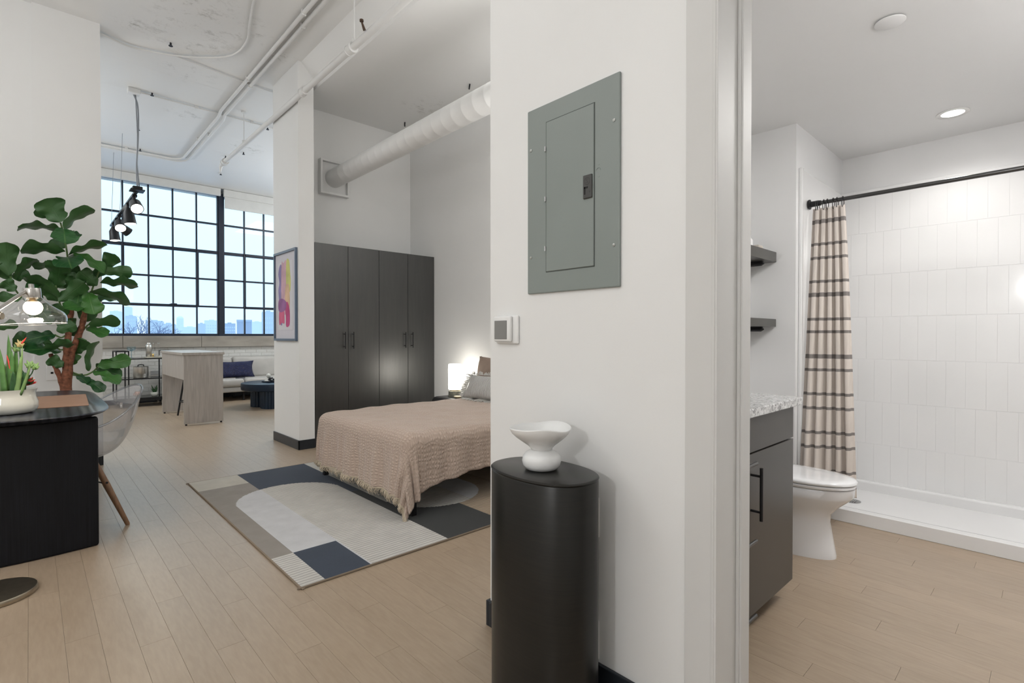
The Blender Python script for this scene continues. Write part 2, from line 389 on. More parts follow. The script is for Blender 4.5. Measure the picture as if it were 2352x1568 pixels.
for nm, x0, x1, z, lb in (('roller_shade', .05, 2.745, 3.955, 'white roller shade cassette above the wide left window'), ('roller_shade', 2.80, 5.5, 3.725, 'white roller shade pulled slightly lower over the right window')):
    t = thing(nm, lb, 'roller shade', ((x0+x1)/2, 11.25, z), group='roller shades above the factory windows')
    MB().rbox(x0, x1, 11.235, 11.30, 3.945, 4.085, .006).build('cassette', shadem, t)
    MB().box(x0+.02, x1-.02, 11.268, 11.271, z, 3.96).build('fabric', shadem, t)
    MB().cyl((x0+.02, 11.269, z), (x1-.02, 11.269, z), .008, n=8).build('hem_bar', shadem, t)
# ------------------------------------------------------------------ pipes, conduits, anchors
def arc(p, n=24):
    # smooth catmull-rom through points
    P = [Vector(q) for q in p]; out = []
    for i in range(len(P)-1):
        a = P[max(i-1, 0)]; b_ = P[i]; c = P[i+1]; d = P[min(i+2, len(P)-1)]
        for k in range(n//4):
            t = k/(n//4); out.append(.5*((2*b_)+(c-a)*t+(2*a-5*b_+4*c-d)*t*t+(3*b_-a-3*c+d)*t**3))
    out.append(P[-1]); return out
t = thing('sprinkler_pipe', 'thick white sprinkler pipe hung on clamps below the ceiling step beside the column', 'pipe', (2.03, 5, 3.66))
MB().tube([(2.03, .5, 3.665), (2.03, 8.25, 3.665)], .029, 16).build('pipe', pipem, t, smooth=True, ang=50)
for y in (2.6, 4.18, 5.23, 8.1):
    b = MB().tube([(2.03, y-.035, 3.665), (2.03, y+.035, 3.665)], .041, 16).tube([(2.03, y-.045, 3.665), (2.03, y-.035, 3.665)], .046, 16).tube([(2.03, y+.035, 3.665), (2.03, y+.045, 3.665)], .046, 16)
    b.build('coupling', pipem, t, smooth=True, ang=40)
for y in (2.55, 4.12, 7.2):
    MB().cyl((2.03, y, 3.69), (2.03, y, 4.09), .006, n=8).box(2.01, 2.05, y-.012, y+.012, 3.69, 3.72).lathe([(.0, 0), (.03, 0), (.03, .02), (0, .02)], (2.03, y, 4.07), 12).build('hanger_rod', pipem, t)
darkmetal = mat('rusty_sprinkler_metal', (.10, .065, .045), .5, .6)
MB().cyl((1.99, 3.86, 3.67), (1.965, 3.86, 3.73), .012, .007, 10).cyl((1.965, 3.86, 3.73), (1.965, 3.86, 3.745), .016, n=10).build('sprinkler_head', darkmetal, t)
MB().tube([(2.03, 8.25, 3.665), (2.03, 8.3, 3.66), (2.03, 8.33, 3.58)], [.024, .024, .012], 12).cyl((2.03, 8.33, 3.56), (2.03, 8.33, 3.568), .025, n=12).build('end_elbow', pipem, t, smooth=True, ang=40)
def conduit(name, label, pts, r, clips=(), grp='electrical conduits on the ceiling', cat='conduit'):
    t = thing(name, label, cat, pts[0], group=grp)
    MB().tube(pts, r, 10).build('tube', pipem, t, smooth=True, ang=50)
    for c in clips:
        MB().rbox(c[0]-.02, c[0]+.02, c[1]-.012, c[1]+.012, c[2]-r-.004, 4.09, .003, 1).build('clip', pipem, t)
    return t
conduit('conduit', 'left one of the two parallel conduits running lengthwise along the ceiling', [(1.79, -1, 4.06), (1.79, 7.3, 4.06), (1.81, 7.5, 4.05), (1.82, 9.6, 4.06)]+[(1.82-.18*(1-cos(q)), 9.6+.2*sin(q), 4.06) for q in (.4, .8, 1.2, 1.57)]+[(.2, 9.81, 4.06)], .018, [(1.79, 4.6, 4.06), (1.79, 6.2, 4.06), (1.81, 8.6, 4.06), (1.1, 9.8, 4.06)])
conduit('conduit', 'right one of the two parallel conduits running lengthwise along the ceiling', [(1.86, -1, 4.06), (1.86, 7.4, 4.06), (1.885, 7.6, 4.05), (1.90, 9.65, 4.06)]+[(1.90-.2*(1-cos(q)), 9.65+.24*sin(q), 4.06) for q in (.4, .8, 1.2, 1.57)]+[(.2, 9.89, 4.06)], .018, [(1.86, 4.8, 4.06), (1.86, 6.35, 4.06), (1.885, 8.3, 4.06)])
conduit('conduit', 'thin conduit curving in a wide loop over the stained ceiling near the left wall', arc([(.30, 6.20, 4.07), (.512, 6.25, 4.072), (.751, 6.33, 4.072), (1.10, 6.22, 4.072), (1.402, 5.99, 4.072), (1.544, 5.76, 4.072), (1.563, 5.436, 4.072), (1.50, 5.14, 4.072), (1.42, 4.74, 4.072), (1.35, 4.2, 4.072)]), .010)
conduit('conduit', 'thin conduit branching off the loop and ending at the ceiling step by the column', [(1.10, 6.235, 4.078), (1.9, 6.36, 4.078), (2.28, 6.38, 4.078)], .007)
conduit('conduit', 'thin conduit from the white junction box across to the column top', [(.96, 7.43, 4.072), (2.6, 7.46, 4.072)], .009, [(1.55, 7.44, 4.07), (2.2, 7.45, 4.07)])
single('junction_box', MB().rbox(.85, .97, 7.39, 7.50, 4.035, 4.09, .006), pipem, 'small white junction box on the ceiling above the hanging track light', 'junction box', (.91, 7.44, 4.06))
anch = mat('dark_anchor_steel', (.04, .04, .045), .5, .5)
names = ['near the big flaking stain', 'beside the white junction box', 'over the near end of the track', 'just before the conduit bend', 'close to the column top', 'near the pipe end', 'left of the pipe end', 'farthest toward the roller shades']
for i, (x, y) in enumerate([(1.034, 6.014), (1.082, 7.40), (1.122, 8.768), (1.265, 9.73), (2.422, 7.52), (2.312, 9.17), (2.473, 8.80), (2.49, 10.19)]):
    b = MB().cyl((x, y, 4.09), (x, y, 4.062), .009, .009, 8).cyl((x, y, 4.062), (x, y, 4.056), .019, .019, 8)
    single('ceiling_anchor', b, anch, 'small dark ceiling anchor stub '+names[i], 'anchor', (x, y, 4.07), 'anchor stubs left in the ceiling')
for x, y, nm in ((3.457, 5.648, 'in the alcove near the divider wall'), (3.441, 4.32, 'in the alcove above the bed')):
    single('ceiling_anchor', MB().tube([(x, y, 3.89), (x+.01, y+.02, 3.868), (x+.03, y+.05, 3.862)], .008, 8), anch, 'small dark bent anchor '+nm, 'anchor', (x, y, 3.87), 'anchor stubs left in the ceiling')
t = thing('air_duct', 'round white spiral air duct crossing the bed alcove from a square wall collar', 'duct', (2.70, 4, 3.1))
rr_ = []; pp = []
y = 1.65
while y < 6.0:
    rr_ += [.107, .107, .1076, .1076]; pp += [(2.70, y, 3.105), (2.70, y+.125, 3.105), (2.70, y+.128, 3.105), (2.70, y+.142, 3.105)]; y += .145
MB().tube(pp, rr_, 40).build('duct_tube', pipem, t, smooth=True, ang=60)
MB().box(2.52, 2.88, 5.98, 6.06, 2.90, 2.925).box(2.52, 2.88, 5.98, 6.06, 3.285, 3.31).box(2.52, 2.545, 5.98, 6.06, 2.92, 3.29).box(2.855, 2.88, 5.98, 6.06, 2.92, 3.29).box(2.53, 2.87, 6.03, 6.06, 2.91, 3.30).build('wall_collar', pipem, t, bevel=.002)
# ------------------------------------------------------------------ track light
blackpl = mat('matte_black_metal', (.018, .018, .02), .4, .3)
lampglow = emis('spot_lens_glow', (1, .93, .78, 1), 14)
t = thing('track_light', 'black track light with five spot heads hanging on cables before the window', 'track light', (.95, 8.8, 2.93))
MB().box(.932, .968, 7.60, 10.25, 2.93, 2.955).build('track', blackpl, t, bevel=.002)
MB().rbox(.90, 1.00, 7.50, 7.66, 2.945, 2.985, .012).box(.88, 1.02, 7.49, 7.65, 2.935, 2.947).build('feed_box', blackpl, t)
greyc = mat('grey_cable', (.30, .32, .35), .5)
MB().tube(arc([(.91, 7.46, 4.04), (.955, 7.50, 3.92), (.96, 7.53, 3.6), (.945, 7.55, 3.2), (.955, 7.57, 2.98)]), .0085, 8).tube([(.93, 7.46, 4.04), (.952, 7.52, 3.6), (.95, 7.55, 3.25), (.975, 7.58, 2.98)], .006, 6).build('power_cable', greyc, t, smooth=True)
for y in (9.163, 10.2): MB().tube([(.985, y, 4.09), (.95, y, 2.955)], .003, 6).build('suspension_wire', greyc, t)
def spot(y, dx, dy, dz, lit=1):
    d = Vector((dx, dy, dz)).normalized(); p = Vector((.95, y, 2.93)); j = p+Vector((0, 0, -.07))
    h = MB().cyl(p, j, .016, n=10).box(.925, .975, y-.05, y+.05, 2.91, 2.932)
    a0 = j-d*.02; a1 = j+d*.05; a2 = j+d*.19
    hd = h.tube([a0, a1, a2], [.022, .060, .070], 24).build('spot_head', blackpl, t, smooth=True, ang=40)
    MB().tube([a2-d*.004, a2+d*.001], [.061, .061], 24).build('lens', lampglow, hd)
    l = bpy.data.lights.new('spot_light', 'SPOT'); l.energy = 9; l.color = (1, .9, .72); l.spot_size = radians(70); l.spot_blend = .6; l.shadow_soft_size = .04
    o = bpy.data.objects.new('spot_light', l); COL.objects.link(o); o.location = a2+d*.01; o.rotation_euler = d.to_track_quat('-Z', 'Y').to_euler()
spot(7.80, .05, -.78, -.62); spot(8.35, .12, -.05, -1); spot(9.25, .0, -.75, -.7); spot(9.55, .9, .35, -.6); spot(9.95, .1, -.05, -1)
# ------------------------------------------------------------------ wardrobe
M = Mt('charcoal_wood_laminate'); v = M.coord('Object', (9, 9, .8)); nz = M.n('TexNoise', Scale=3.0, Detail=5.0, Distortion=.6); M.l(v, nz.inputs['Vector'])
M.l(M.ramp(nz.outputs[0], [(.3, (.017, .017, .016, 1)), (.7, (.030, .029, .027, 1))]), M.p.inputs['Base Color'])
M.p.inputs['Roughness'].default_value = .38; M.p.inputs['Specular IOR Level'].default_value = .9; M.p.inputs['Coat Weight'].default_value = .6; M.p.inputs['Coat Roughness'].default_value = .34; M.bump(nz.outputs[0], .05, .002); wardm = M.m
t = thing('wardrobe', 'tall charcoal four-door wardrobe with black bar handles beside the column', 'wardrobe', (3.01, 5.78, 0))
MB().box(2.242, 3.788, 5.512, 6.055, 0, 2.20).build('body', wardm, t)
xs = [2.24, 2.622, 3.006, 3.398, 3.788]
for i in range(4):
    d = MB().box(xs[i]+.002, xs[i+1]-.002, 5.49, 5.51, .06, 2.213).build('door', wardm, t, bevel=.0015)
    hx = xs[i+1]-.05 if i % 2 == 0 else xs[i]+.05
    MB().tube([(hx, 5.455, 1.06), (hx, 5.455, 1.25)], .006, 8).cyl((hx, 5.49, 1.085), (hx, 5.455, 1.085), .005, n=8).cyl((hx, 5.49, 1.225), (hx, 5.455, 1.225), .005, n=8).build('handle', blackpl, d)
# ------------------------------------------------------------------ framed print
framem = mat('blue_grey_frame', (.10, .14, .20), .35)
paperm = mat('mount_board', (.62, .61, .66), .8, var=.01)
paper2 = mat('art_paper', (.66, .65, .69), .8, var=.01)
t = thing('framed_print', 'tall framed abstract print in pink, violet and yellow on the column side', 'picture', (2.06, 5.86, 1.65))
MB().box(2.044, 2.07, 5.515, 5.537, 1.15, 2.14).box(2.044, 2.07, 6.155, 6.177, 1.15, 2.14).box(2.044, 2.07, 5.53, 6.16, 1.15, 1.175).box(2.044, 2.07, 5.53, 6.16, 2.115, 2.14).build('frame', framem, t, bevel=.002)
MB().box(2.062, 2.068, 5.53, 6.16, 1.17, 2.12).build('mount', paperm, t)
pr_ = MB().box(2.0595, 2.062, 5.62, 6.07, 1.27, 2.02).build('print', paper2, t)
# brush shapes: (y, z) outlines, thin printed layers
shapes = [('violet', (.26, .22, .42), [(6.02, 1.36), (6.04, 1.58), (6.06, 1.72), (6.03, 1.80), (6.06, 1.90), (6.02, 1.985), (5.96, 1.99), (5.93, 1.8), (5.93, 1.36)]),
          ('pink', (.62, .40, .47), [(5.96, 1.46), (5.96, 1.99), (5.90, 2.01), (5.80, 2.0), (5.80, 1.5), (5.86, 1.44)]),
          ('yellow', (.62, .62, .22), [(5.81, 1.72), (5.81, 2.02), (5.73, 2.025), (5.70, 1.9), (5.68, 1.78), (5.71, 1.68)]),
          ('orange', (.66, .46, .30), [(5.84, 1.50), (5.84, 1.74), (5.74, 1.76), (5.71, 1.60), (5.73, 1.50)]),
          ('crimson', (.56, .12, .22), [(6.03, 1.33), (6.04, 1.46), (5.99, 1.53), (5.90, 1.53), (5.87, 1.40), (5.88, 1.34), (5.95, 1.35)]),
          ('magenta', (.52, .08, .22), [(5.82, 1.31), (5.83, 1.42), (5.85, 1.52), (5.79, 1.58), (5.72, 1.50), (5.71, 1.36), (5.74, 1.31)]),
          ('plum', (.30, .13, .30), [(6.05, 1.49), (6.05, 1.60), (5.95, 1.62), (5.82, 1.58), (5.83, 1.50), (5.95, 1.47)])]
for i, (n_, c, pol) in enumerate(shapes):
    x = 2.0592-.0002*i; P = [Vector((0, a, b_)) for a, b_ in pol]; sm = []
    for k in range(len(P)):
        a, b_, c_, d_ = P[k-1], P[k], P[(k+1) % len(P)], P[(k+2) % len(P)]
        for q in range(4):
            u = q/4; sm.append(.5*((2*b_)+(c_-a)*u+(2*a-5*b_+4*c_-d_)*u*u+(3*b_-a-3*c_+d_)*u**3))
    nn_ = len(sm); b = MB().add([(x, p.y, p.z) for p in sm]+[(x+.0002, p.y, p.z) for p in sm], [tuple(range(nn_))]+[(k, (k+1) % nn_, nn_+(k+1) % nn_, nn_+k) for k in range(nn_)])
    b.build('paint_stroke', mat('print_'+n_, c, .8, var=.2, scale=6), pr_)
# ------------------------------------------------------------------ bed
bl = Mt('tan_muslin_blanket'); v = bl.coord('UV'); 
w1 = bl.n('TexWave', _bands_direction='X', Scale=15.0, Distortion=7.0, Detail=3.0); w2 = bl.n('TexWave', _bands_direction='Y', Scale=10.0, Distortion=7.0, Detail=3.0)
bl.l(v, w1.inputs['Vector']); bl.l(v, w2.inputs['Vector'])
mn = bl.n('Math', _operation='MULTIPLY'); bl.l(w1.outputs['Fac'], mn.inputs[0]); bl.l(w2.outputs['Fac'], mn.inputs[1])
bl.l(bl.mix(mn.outputs[0], (.47, .365, .30, 1), (.56, .445, .365, 1)), bl.p.inputs['Base Color']); bl.p.inputs['Roughness'].default_value = .9
bl.p.inputs['Sheen Weight'].default_value = .2; bl.bump(mn.outputs[0], .5, .010)
fringem = mat('cream_fringe', (.55, .47, .36), .9)
t = thing('bed', 'low bed with a tan crinkled fringed blanket on a black metal frame', 'bed', (2.8, 3.63, 0))
BX0, BX1, BY0, BY1, BZ = 1.785, 3.74, 2.90, 4.36, .545
MB().rbox(BX0+.05, BX1, BY0+.05, BY1-.05, .34, BZ-.012, .08, 4).build('mattress', mat('white_mattress', (.7, .7, .68), .8), t, smooth=True)
MB().box(BX0+.02, BX1, BY0+.01, BY0+.04, .29, .335).box(BX0+.02, BX1, BY1-.04, BY1-.01, .29, .335).box(BX0+.02, BX0+.05, BY0+.01, BY1-.01, .29, .335).box(BX1-.03, BX1, BY0+.01, BY1-.01, .29, .335).box(BX0+.03, BX1, 3.61, 3.65, .29, .335).build('frame', blackpl, t)
for k in range(9): MB().box(BX0+.15+k*.2, BX0+.21+k*.2, BY0+.03, BY1-.03, .325, .34).build('slat', blackpl, t)
for x, y in ((BX0+.045, BY0+.015), (BX0+.045, BY1-.07), (2.75, BY0+.01), (2.75, BY1-.05), (BX1-.05, BY0+.01), (BX1-.05, BY1-.05), (2.75, 3.61)):
    MB().box(x, x+.038, y, y+.038, 0.0, .30).build('leg', blackpl, t)
LF, LN, LR = .375, .275, .30    # hang at foot, near side, far side
R_ = .085
def drape(a, b_):
    # a: 0..1 along length from hem at foot to head ; b: 0..1 from near hem to far hem
    ca = -LF+a*(LF+(BX1-.45-BX0)); ln = LN+.13*math.exp(-max(ca, 0)/.22); cb = -ln+b_*(ln+(BY1-BY0)+LR)
    wid = BY1-BY0
    p = max(0, -ca+R_); q = max(0, -cb+R_); q2 = max(0, cb-(wid-R_)); sgn = -1
    if q2 > q: q = q2; sgn = 1
    s = hypot(p, q)
    ix = BX0+max(ca, R_); iy = BY0+min(max(cb, R_), wid-R_)
    puff = .012*sin(ca*5.1+1)*sin(cb*4.3)+.004*sin(ca*23+cb*7)+.003*sin(ca*9+cb*31)*sin(ca*17)
    if s < 1e-6: return (ix, iy, BZ+.006+puff), ca, cb
    dx, dy = -p/s, sgn*q/s
    if s < R_*pi/2:
        h = R_*sin(s/R_); z = BZ+.006-R_*(1-cos(s/R_)); 
    else:
        e_ = s-R_*pi/2; ang = atan2(q, p)
        tt = (ca if q > p else cb)
        wob = min(1, e_/.2)*(.018*sin(tt*17+ang*5)+.012*sin(tt*31+2)+.008*sin(tt*53+ang*9))
        corner = (1-abs(ang-pi/4)/(pi/4))
        h = R_+e_*.07+wob*.8+e_*(.10 if sgn < 0 else -.10)*corner; z = BZ+.006-R_-e_*(.985-(.14 if sgn < 0 else .30)*corner)
    return (ix+dx*h, iy+dy*h, z+puff*max(0, 1-s/.1)), ca, cb
NU, NV = 150, 150
b = MB(); b.uv = []; vs = []
for j in range(NV+1):
    for i in range(NU+1):
        p, ca, cb = drape(i/NU, j/NV); vs.append(p); b.uv.append((ca*1.0, cb*1.0))
b.add(vs, [(j*(NU+1)+i, j*(NU+1)+i+1, (j+1)*(NU+1)+i+1, (j+1)*(NU+1)+i) for j in range(NV) for i in range(NU)])
bk_ = b.build('blanket', bl.m, t, smooth=True, solid=.008)
b = MB()
def strand(p, dn):
    L_ = random.uniform(.035, .055); jx, jy = random.uniform(-.012, .012), random.uniform(-.012, .012)
    w_ = .0022; p = Vector(p)
    e1 = p+Vector((dn[0]*.3*L_+jx*.5, dn[1]*.3*L_+jy*.5, -L_*.5)); e2 = p+Vector((jx, jy, -L_))
    b.tube([p, e1, e2], [w_, w_, w_*.5], 4, False)
for k in range(420):
    q = k/419; (p, _, _) = drape(0, q); strand(p, (-1, 0))
(p0, _, _) = drape(0, 0)
tag(b.build('fringe', fringem, bk_), kind='stuff')
sel = MB(); sel.tube([drape(0, q/80)[0] for q in range(81)], .006, 6, False); sel.build('hem', fringem, bk_, smooth=True)
# pillows
def pillow(name, c, ax, ay, w_, h_, th, m, **k):
    # c centre, ax half axis dir (width), ay half axis dir (height)
    ax = Vector(ax).normalized(); ay = Vector(ay); ay = (ay-ax*ay.dot(ax)).normalized(); az = ax.cross(ay)
    b = MB(); n = 22
    def P(u, v, sg):
        x, y = 2*u-1, 2*v-1
        ex = (1-abs(x)**2.6); ey = (1-abs(y)**2.6)
        th_ = th*max(0, ex*ey)**.55
        pin = 1-.10*(1-abs(x)**2)*abs(y)**4; pin2 = 1-.10*(1-abs(y)**2)*abs(x)**4
        q = Vector(c)+ax*(x*w_*pin2)+ay*(y*h_*pin)+az*(sg*th_+.004*sin(9*x+5*y))
        return q[:]
    b.grid(lambda u, v: P(u, v, 1), n, n); b.grid(lambda u, v: P(u, v, -1), n, n, flip=True)
    return b
tanp = mat('tan_linen', (.30, .225, .18), .9, var=.08, bump=.25, bscale=120)
b = pillow('p', (3.62, 4.03, .77), (0, 1, 0), (.14, 0, .5), .42, .215, .085, tanp)
b.tube([(3.675, 4.385, .905), (3.69, 4.43, .945), (3.695, 4.435, .975)], [.035, .022, .006], 8)
single('bed_pillow', b, tanp, 'plain tan pillow standing against the alcove wall at the head of the bed', 'pillow', (3.62, 4.03, .6), smooth=True, weld=True)
whp = Mt('white_woven_throw_pillow'); v = whp.coord('Object', (1, 1, 1)); wv = whp.n('TexWave', _bands_direction='Y', Scale=16.0, Distortion=5.0, Detail=2.0); whp.l(v, wv.inputs['Vector'])
whp.l(whp.mix(wv.outputs['Fac'], (.42, .41, .39, 1), (.60, .59, .57, 1)), whp.p.inputs['Base Color']); whp.p.inputs['Roughness'].default_value = .95; whp.bump(wv.outputs['Fac'], .6, .01)
t = thing('throw_pillow', 'white woven throw pillow with ragged fringe leaning on the tan pillow', 'pillow', (3.35, 3.95, .55))
pillow('p', (3.375, 3.95, .675), (0, 1, 0), (.2, 0, .36), .34, .135, .07, None).build('cushion', whp.m, t, smooth=True, weld=True)
b = MB()
for k in range(150):
    s = k/149; e_ = random.random()
    side = k % 3
    if side == 0: p = Vector((3.30, 3.61+.68*s, .555)); d = Vector((-.5, 0, -.2))
    elif side == 1: p = Vector((3.44, 3.61+.68*s, .795)); d = Vector((.1, 0, .6))
    else: p = Vector((3.31+.13*s, 4.285, .56+.23*s)); d = Vector((-.3, .6, .1))
    d = d+Vector((random.uniform(-.4, .4), random.uniform(-.4, .4), random.uniform(-.2, .2)))
    b.tube([p, p+d*.04, p+d*.055+Vector((0, 0, -.006))], [.005, .004, .002], 4, False)
tag(b.build('fringe', mat('off_white_yarn', (.58, .57, .54), .95), t), kind='stuff')
# nightstand + lamp
t = thing('nightstand', 'small black metal nightstand with rounded edges beside the bed', 'nightstand', (3.56, 4.68, 0))
prof = [(3.345, .02), (3.345, .44), (3.352, .478), (3.375, .502), (3.41, .51), (3.73, .51), (3.76, .502), (3.772, .478), (3.775, .44), (3.775, .02)]
pr2 = [(x+(.014 if x < 3.56 else -.014)*(1 if z < .5 else .4), z-(.014 if z > .45 else 0)) for x, z in prof]
b = MB(); n_ = len(prof)
vs = [(x, 4.46, z) for x, z in prof]+[(x, 4.46, z) for x, z in pr2]+[(x, 4.90, z) for x, z in prof]+[(x, 4.90, z) for x, z in pr2]
fs = []
for i in range(n_-1): fs += [(i, i+1, n_+i+1, n_+i), (2*n_+i, 3*n_+i, 3*n_+i+1, 2*n_+i+1), (i, 2*n_+i, 2*n_+i+1, i+1), (n_+i, n_+i+1, 3*n_+i+1, 3*n_+i)]
b.add(vs, fs); b.build('shell', blackpl, t)
MB().box(3.36, 3.76, 4.47, 4.89, .25, .265).build('shelf', blackpl, t)
for x in (3.352, 3.768):
    for y in (4.47, 4.89): MB().box(x-.007, x+.007, y-.01, y+.01, 0, .03).build('foot', blackpl, t)
t = thing('table_lamp', 'glowing white cylinder table lamp with grey marble base on the nightstand', 'lamp', (3.55, 4.735, .51))
marble = mat('grey_green_marble', (.24, .24, .20), .25, var=.45, scale=18)
MB().lathe([(0, 0), (.074, 0), (.074, .062), (.070, .066), (0, .066)], (3.55, 4.735, .511), 40).build('base', marble, t, smooth=True, ang=40)
MB().lathe([(0, .066), (.06, .066), (.06, .078), (0, .078)], (3.55, 4.735, .511), 32).build('collar', mat('brass', (.5, .38, .18), .3, 1), t, smooth=True, ang=40)
MB().lathe([(0, .08), (.068, .08), (.075, .088), (.077, .30), (.075, .362), (.069, .372), (0, .374)], (3.55, 4.735, .511), 40).build('lamp_shade', emis('lamp_shade_glow', (1, .95, .85, 1), 12), t, smooth=True, ang=50)
single('trinket_dish', MB().lathe([(0, .0), (.03, 0), (.045, .012), (.05, .022), (.046, .022), (.03, .008), (0, .006)], (3.48, 4.58, .511), 20), mat('cream_ceramic', (.62, .50, .32), .4), 'small cream dish beside the table lamp base on the nightstand', 'dish', (3.48, 4.58, .511), smooth=True)
# ------------------------------------------------------------------ rug
def rugmat(name, c, rib=0):
    m_ = Mt(name); v = m_.coord('Object'); nz = m_.n('TexNoise', Scale=9.0, Detail=6.0); m_.l(v, nz.inputs['Vector'])
    base = m_.ramp(nz.outputs[0], [(.3, tuple(x*.92 for x in c)+(1,)), (.7, tuple(x*1.06 for x in c)+(1,))])
    f = m_.n('TexNoise', Scale=260.0); m_.l(v, f.inputs['Vector'])
    if rib:
        wv = m_.n('TexWave', _bands_direction='Y', Scale=12.0 , Distortion=.8, Detail=1.0); m_.l(v, wv.inputs['Vector'])
        r_ = m_.ramp(wv.outputs['Fac'], [(.0, (1, 1, 1, 1)), (.35, (0, 0, 0, 1))])
        mf = m_.n('Math', _operation='MULTIPLY'); mf.inputs[1].default_value = rib; m_.l(r_, mf.inputs[0])
        base = m_.mix(mf.outputs[0], base, tuple(x*.45 for x in c)+(1,)); m_.bump(wv.outputs['Fac'], .5, .01)
    else: m_.bump(f.outputs[0], .4, .004)
    m_.l(base, m_.p.inputs['Base Color']); m_.p.inputs['Roughness'].default_value = .95; m_.p.inputs['Sheen Weight'].default_value = .1
    return m_.m
RM = [rugmat('rug_cream_ribbed', (.56, .54, .50), .85), rugmat('rug_navy', (.026, .038, .062)), rugmat('rug_taupe', (.25, .225, .20)), rugmat('rug_pale_grey', (.52, .52, .53)), rugmat('rug_cream', (.47, .44, .38)), rugmat('rug_charcoal', (.020, .022, .022)), rugmat('rug_tan', (.33, .25, .17), .3)]
RX0, RX1, RY0, RY1 = .93, 2.76, 2.45, 4.82
def rugc(x, y):
    def arch(cx, r, ylim, up):
        if abs(x-cx) > r: return False
        if up: return y < ylim or hypot(x-cx, y-ylim) < r
        return y > ylim or hypot(x-cx, y-ylim) < r
    if y < 2.87 and x < 1.043: return 0
    if y < 2.87 and x < 1.295: return 1
    if arch(1.417, .373, 3.88, True): return 3 if x < 1.30 else 0
    if arch(2.235, .372, 3.30, False): return 3 if x > 2.35 else 0
    if y > 4.50 and x < 1.29: return 4
    if x < 1.288: return 2
    if x > 2.225 and y < 3.6: return 6
    if x > 2.607: return 6
    return 1 if y > 3.7 else 5
nx, ny = int((RX1-RX0)/.009), int((RY1-RY0)/.009)
b = MB(); 
vs = [(RX0+(RX1-RX0)*i/nx, RY0+(RY1-RY0)*j/ny, .011) for j in range(ny+1) for i in range(nx+1)]
b.v = vs
for j in range(ny):
    for i in range(nx):
        b.f.append((j*(nx+1)+i, j*(nx+1)+i+1, (j+1)*(nx+1)+i+1, (j+1)*(nx+1)+i)); b.m.append(rugc(RX0+(RX1-RX0)*(i+.5)/nx, RY0+(RY1-RY0)*(j+.5)/ny))
t = thing('area_rug', 'large rug with pale arches, navy blocks and taupe edge under the bed foot', 'rug', ((RX0+RX1)/2, (RY0+RY1)/2, 0))
b.build('pile', RM, t)
e_ = mat('rug_binding', (.24, .19, .14), .9)
MB().tube([(RX0, RY0, .006), (RX1, RY0, .006), (RX1, RY1, .006), (RX0, RY1, .006)], .0062, 8, closed=True).build('binding', e_, t)
b = MB()
for x, y in ((RX0, RY0), (RX0, RY1), (RX1, RY0), (RX1, RY1)):
    for k in range(10):
        q = random.uniform(0, 2*pi); b.tube([(x, y, .006), (x+.018*cos(q), y+.018*sin(q), .006)], .0025, 4)
tag(b.build('corner_tassel', e_, t), kind='stuff')
# ------------------------------------------------------------------ desk
M = Mt('black_stained_ash'); v = M.coord('Object', (14, 1.2, 1)); wv = M.n('TexWave', _bands_direction='X', Scale=.55, Distortion=7.0, Detail=3.0); wv.inputs['Detail Scale'].default_value = 1.4; M.l(v, wv.inputs['Vector'])
M.l(M.ramp(wv.outputs['Fac'], [(.2, (.008, .010, .016, 1)), (.8, (.026, .030, .042, 1))]), M.p.inputs['Base Color']); M.p.inputs['Roughness'].default_value = .30; M.bump(wv.outputs['Fac'], .35, .002); deskm = M.m
M = Mt('black_ash_panel'); v = M.coord('Object', (60, 60, 1.5)); nz = M.n('TexNoise', Scale=3.0, Detail=4.0); M.l(v, nz.inputs['Vector'])
M.l(M.ramp(nz.outputs[0], [(.3, (.003, .0035, .005, 1)), (.7, (.007, .008, .011, 1))]), M.p.inputs['Base Color']); M.p.inputs['Roughness'].default_value = .6; M.p.inputs['Specular IOR Level'].default_value = .25; M.bump(nz.outputs[0], .15, .002); panelm = M.m
t = thing('desk', 'black stained wood desk with bowed rounded top and solid end panels', 'desk', (0, 4.5, 0))
def deskout(g):
    pts = []
    cx_, cy_, hx, hy = -.04, 4.55, .40+g, .83+g
    for k in range(96):
        q = 2*pi*k/96; c_, s_ = cos(q), sin(q)
        ex = 2/5.0; x = hx*abs(c_)**ex*(1 if c_ > 0 else -1); y = hy*abs(s_)**ex*(1 if s_ > 0 else -1)
        y += (.075*(1-(x/hx)**2))*(1 if s_ > 0 else -1)*abs(y/hy)**3-.03
        pts.append((cx_+x, cy_+y))
    return pts
rings = []
for g, z in ((-.10, .735), (-.05, .740), (-.012, .755), (0, .766), (-.004, .7715), (-.010, .7725)): rings.append([(x, y, z) for x, y in deskout(g)])
MB().loft(rings).build('tabletop', deskm, t, smooth=True, ang=35)
def dpanel(y0, sg):
    fr_, bk2 = [], []
    for k in range(17):
        x = -.38+.664*k/16; bow = .035*(1-((x+.05)/.36)**2) if abs(x+.05) < .36 else 0
        fr_.append((x, y0-sg*bow)); bk2.append((x, y0+sg*.055))
    return fr_+bk2[::-1]
p_ = dpanel(3.772, 1)
MB().prism(p_, 0, .738).build('end_panel', panelm, t, bevel=.012)
MB().prism(dpanel(5.26, -1), 0, .738).build('end_panel', panelm, t, bevel=.012)
MB().box(-.36, -.34, 3.83, 5.2, .35, .73).build('modesty_panel', panelm, t)
leather = mat('tan_leather', (.33, .19, .125), .55, var=.05, bump=.1, bscale=150)
single('desk_mat', MB().prism([(-.15, 4.13), (.265, 4.10), (.300, 4.90), (-.11, 4.93)], .7728, .7758), leather, 'tan leather desk mat lying on the black desk', 'desk mat', (.08, 4.5, .7728), bevel=.001)
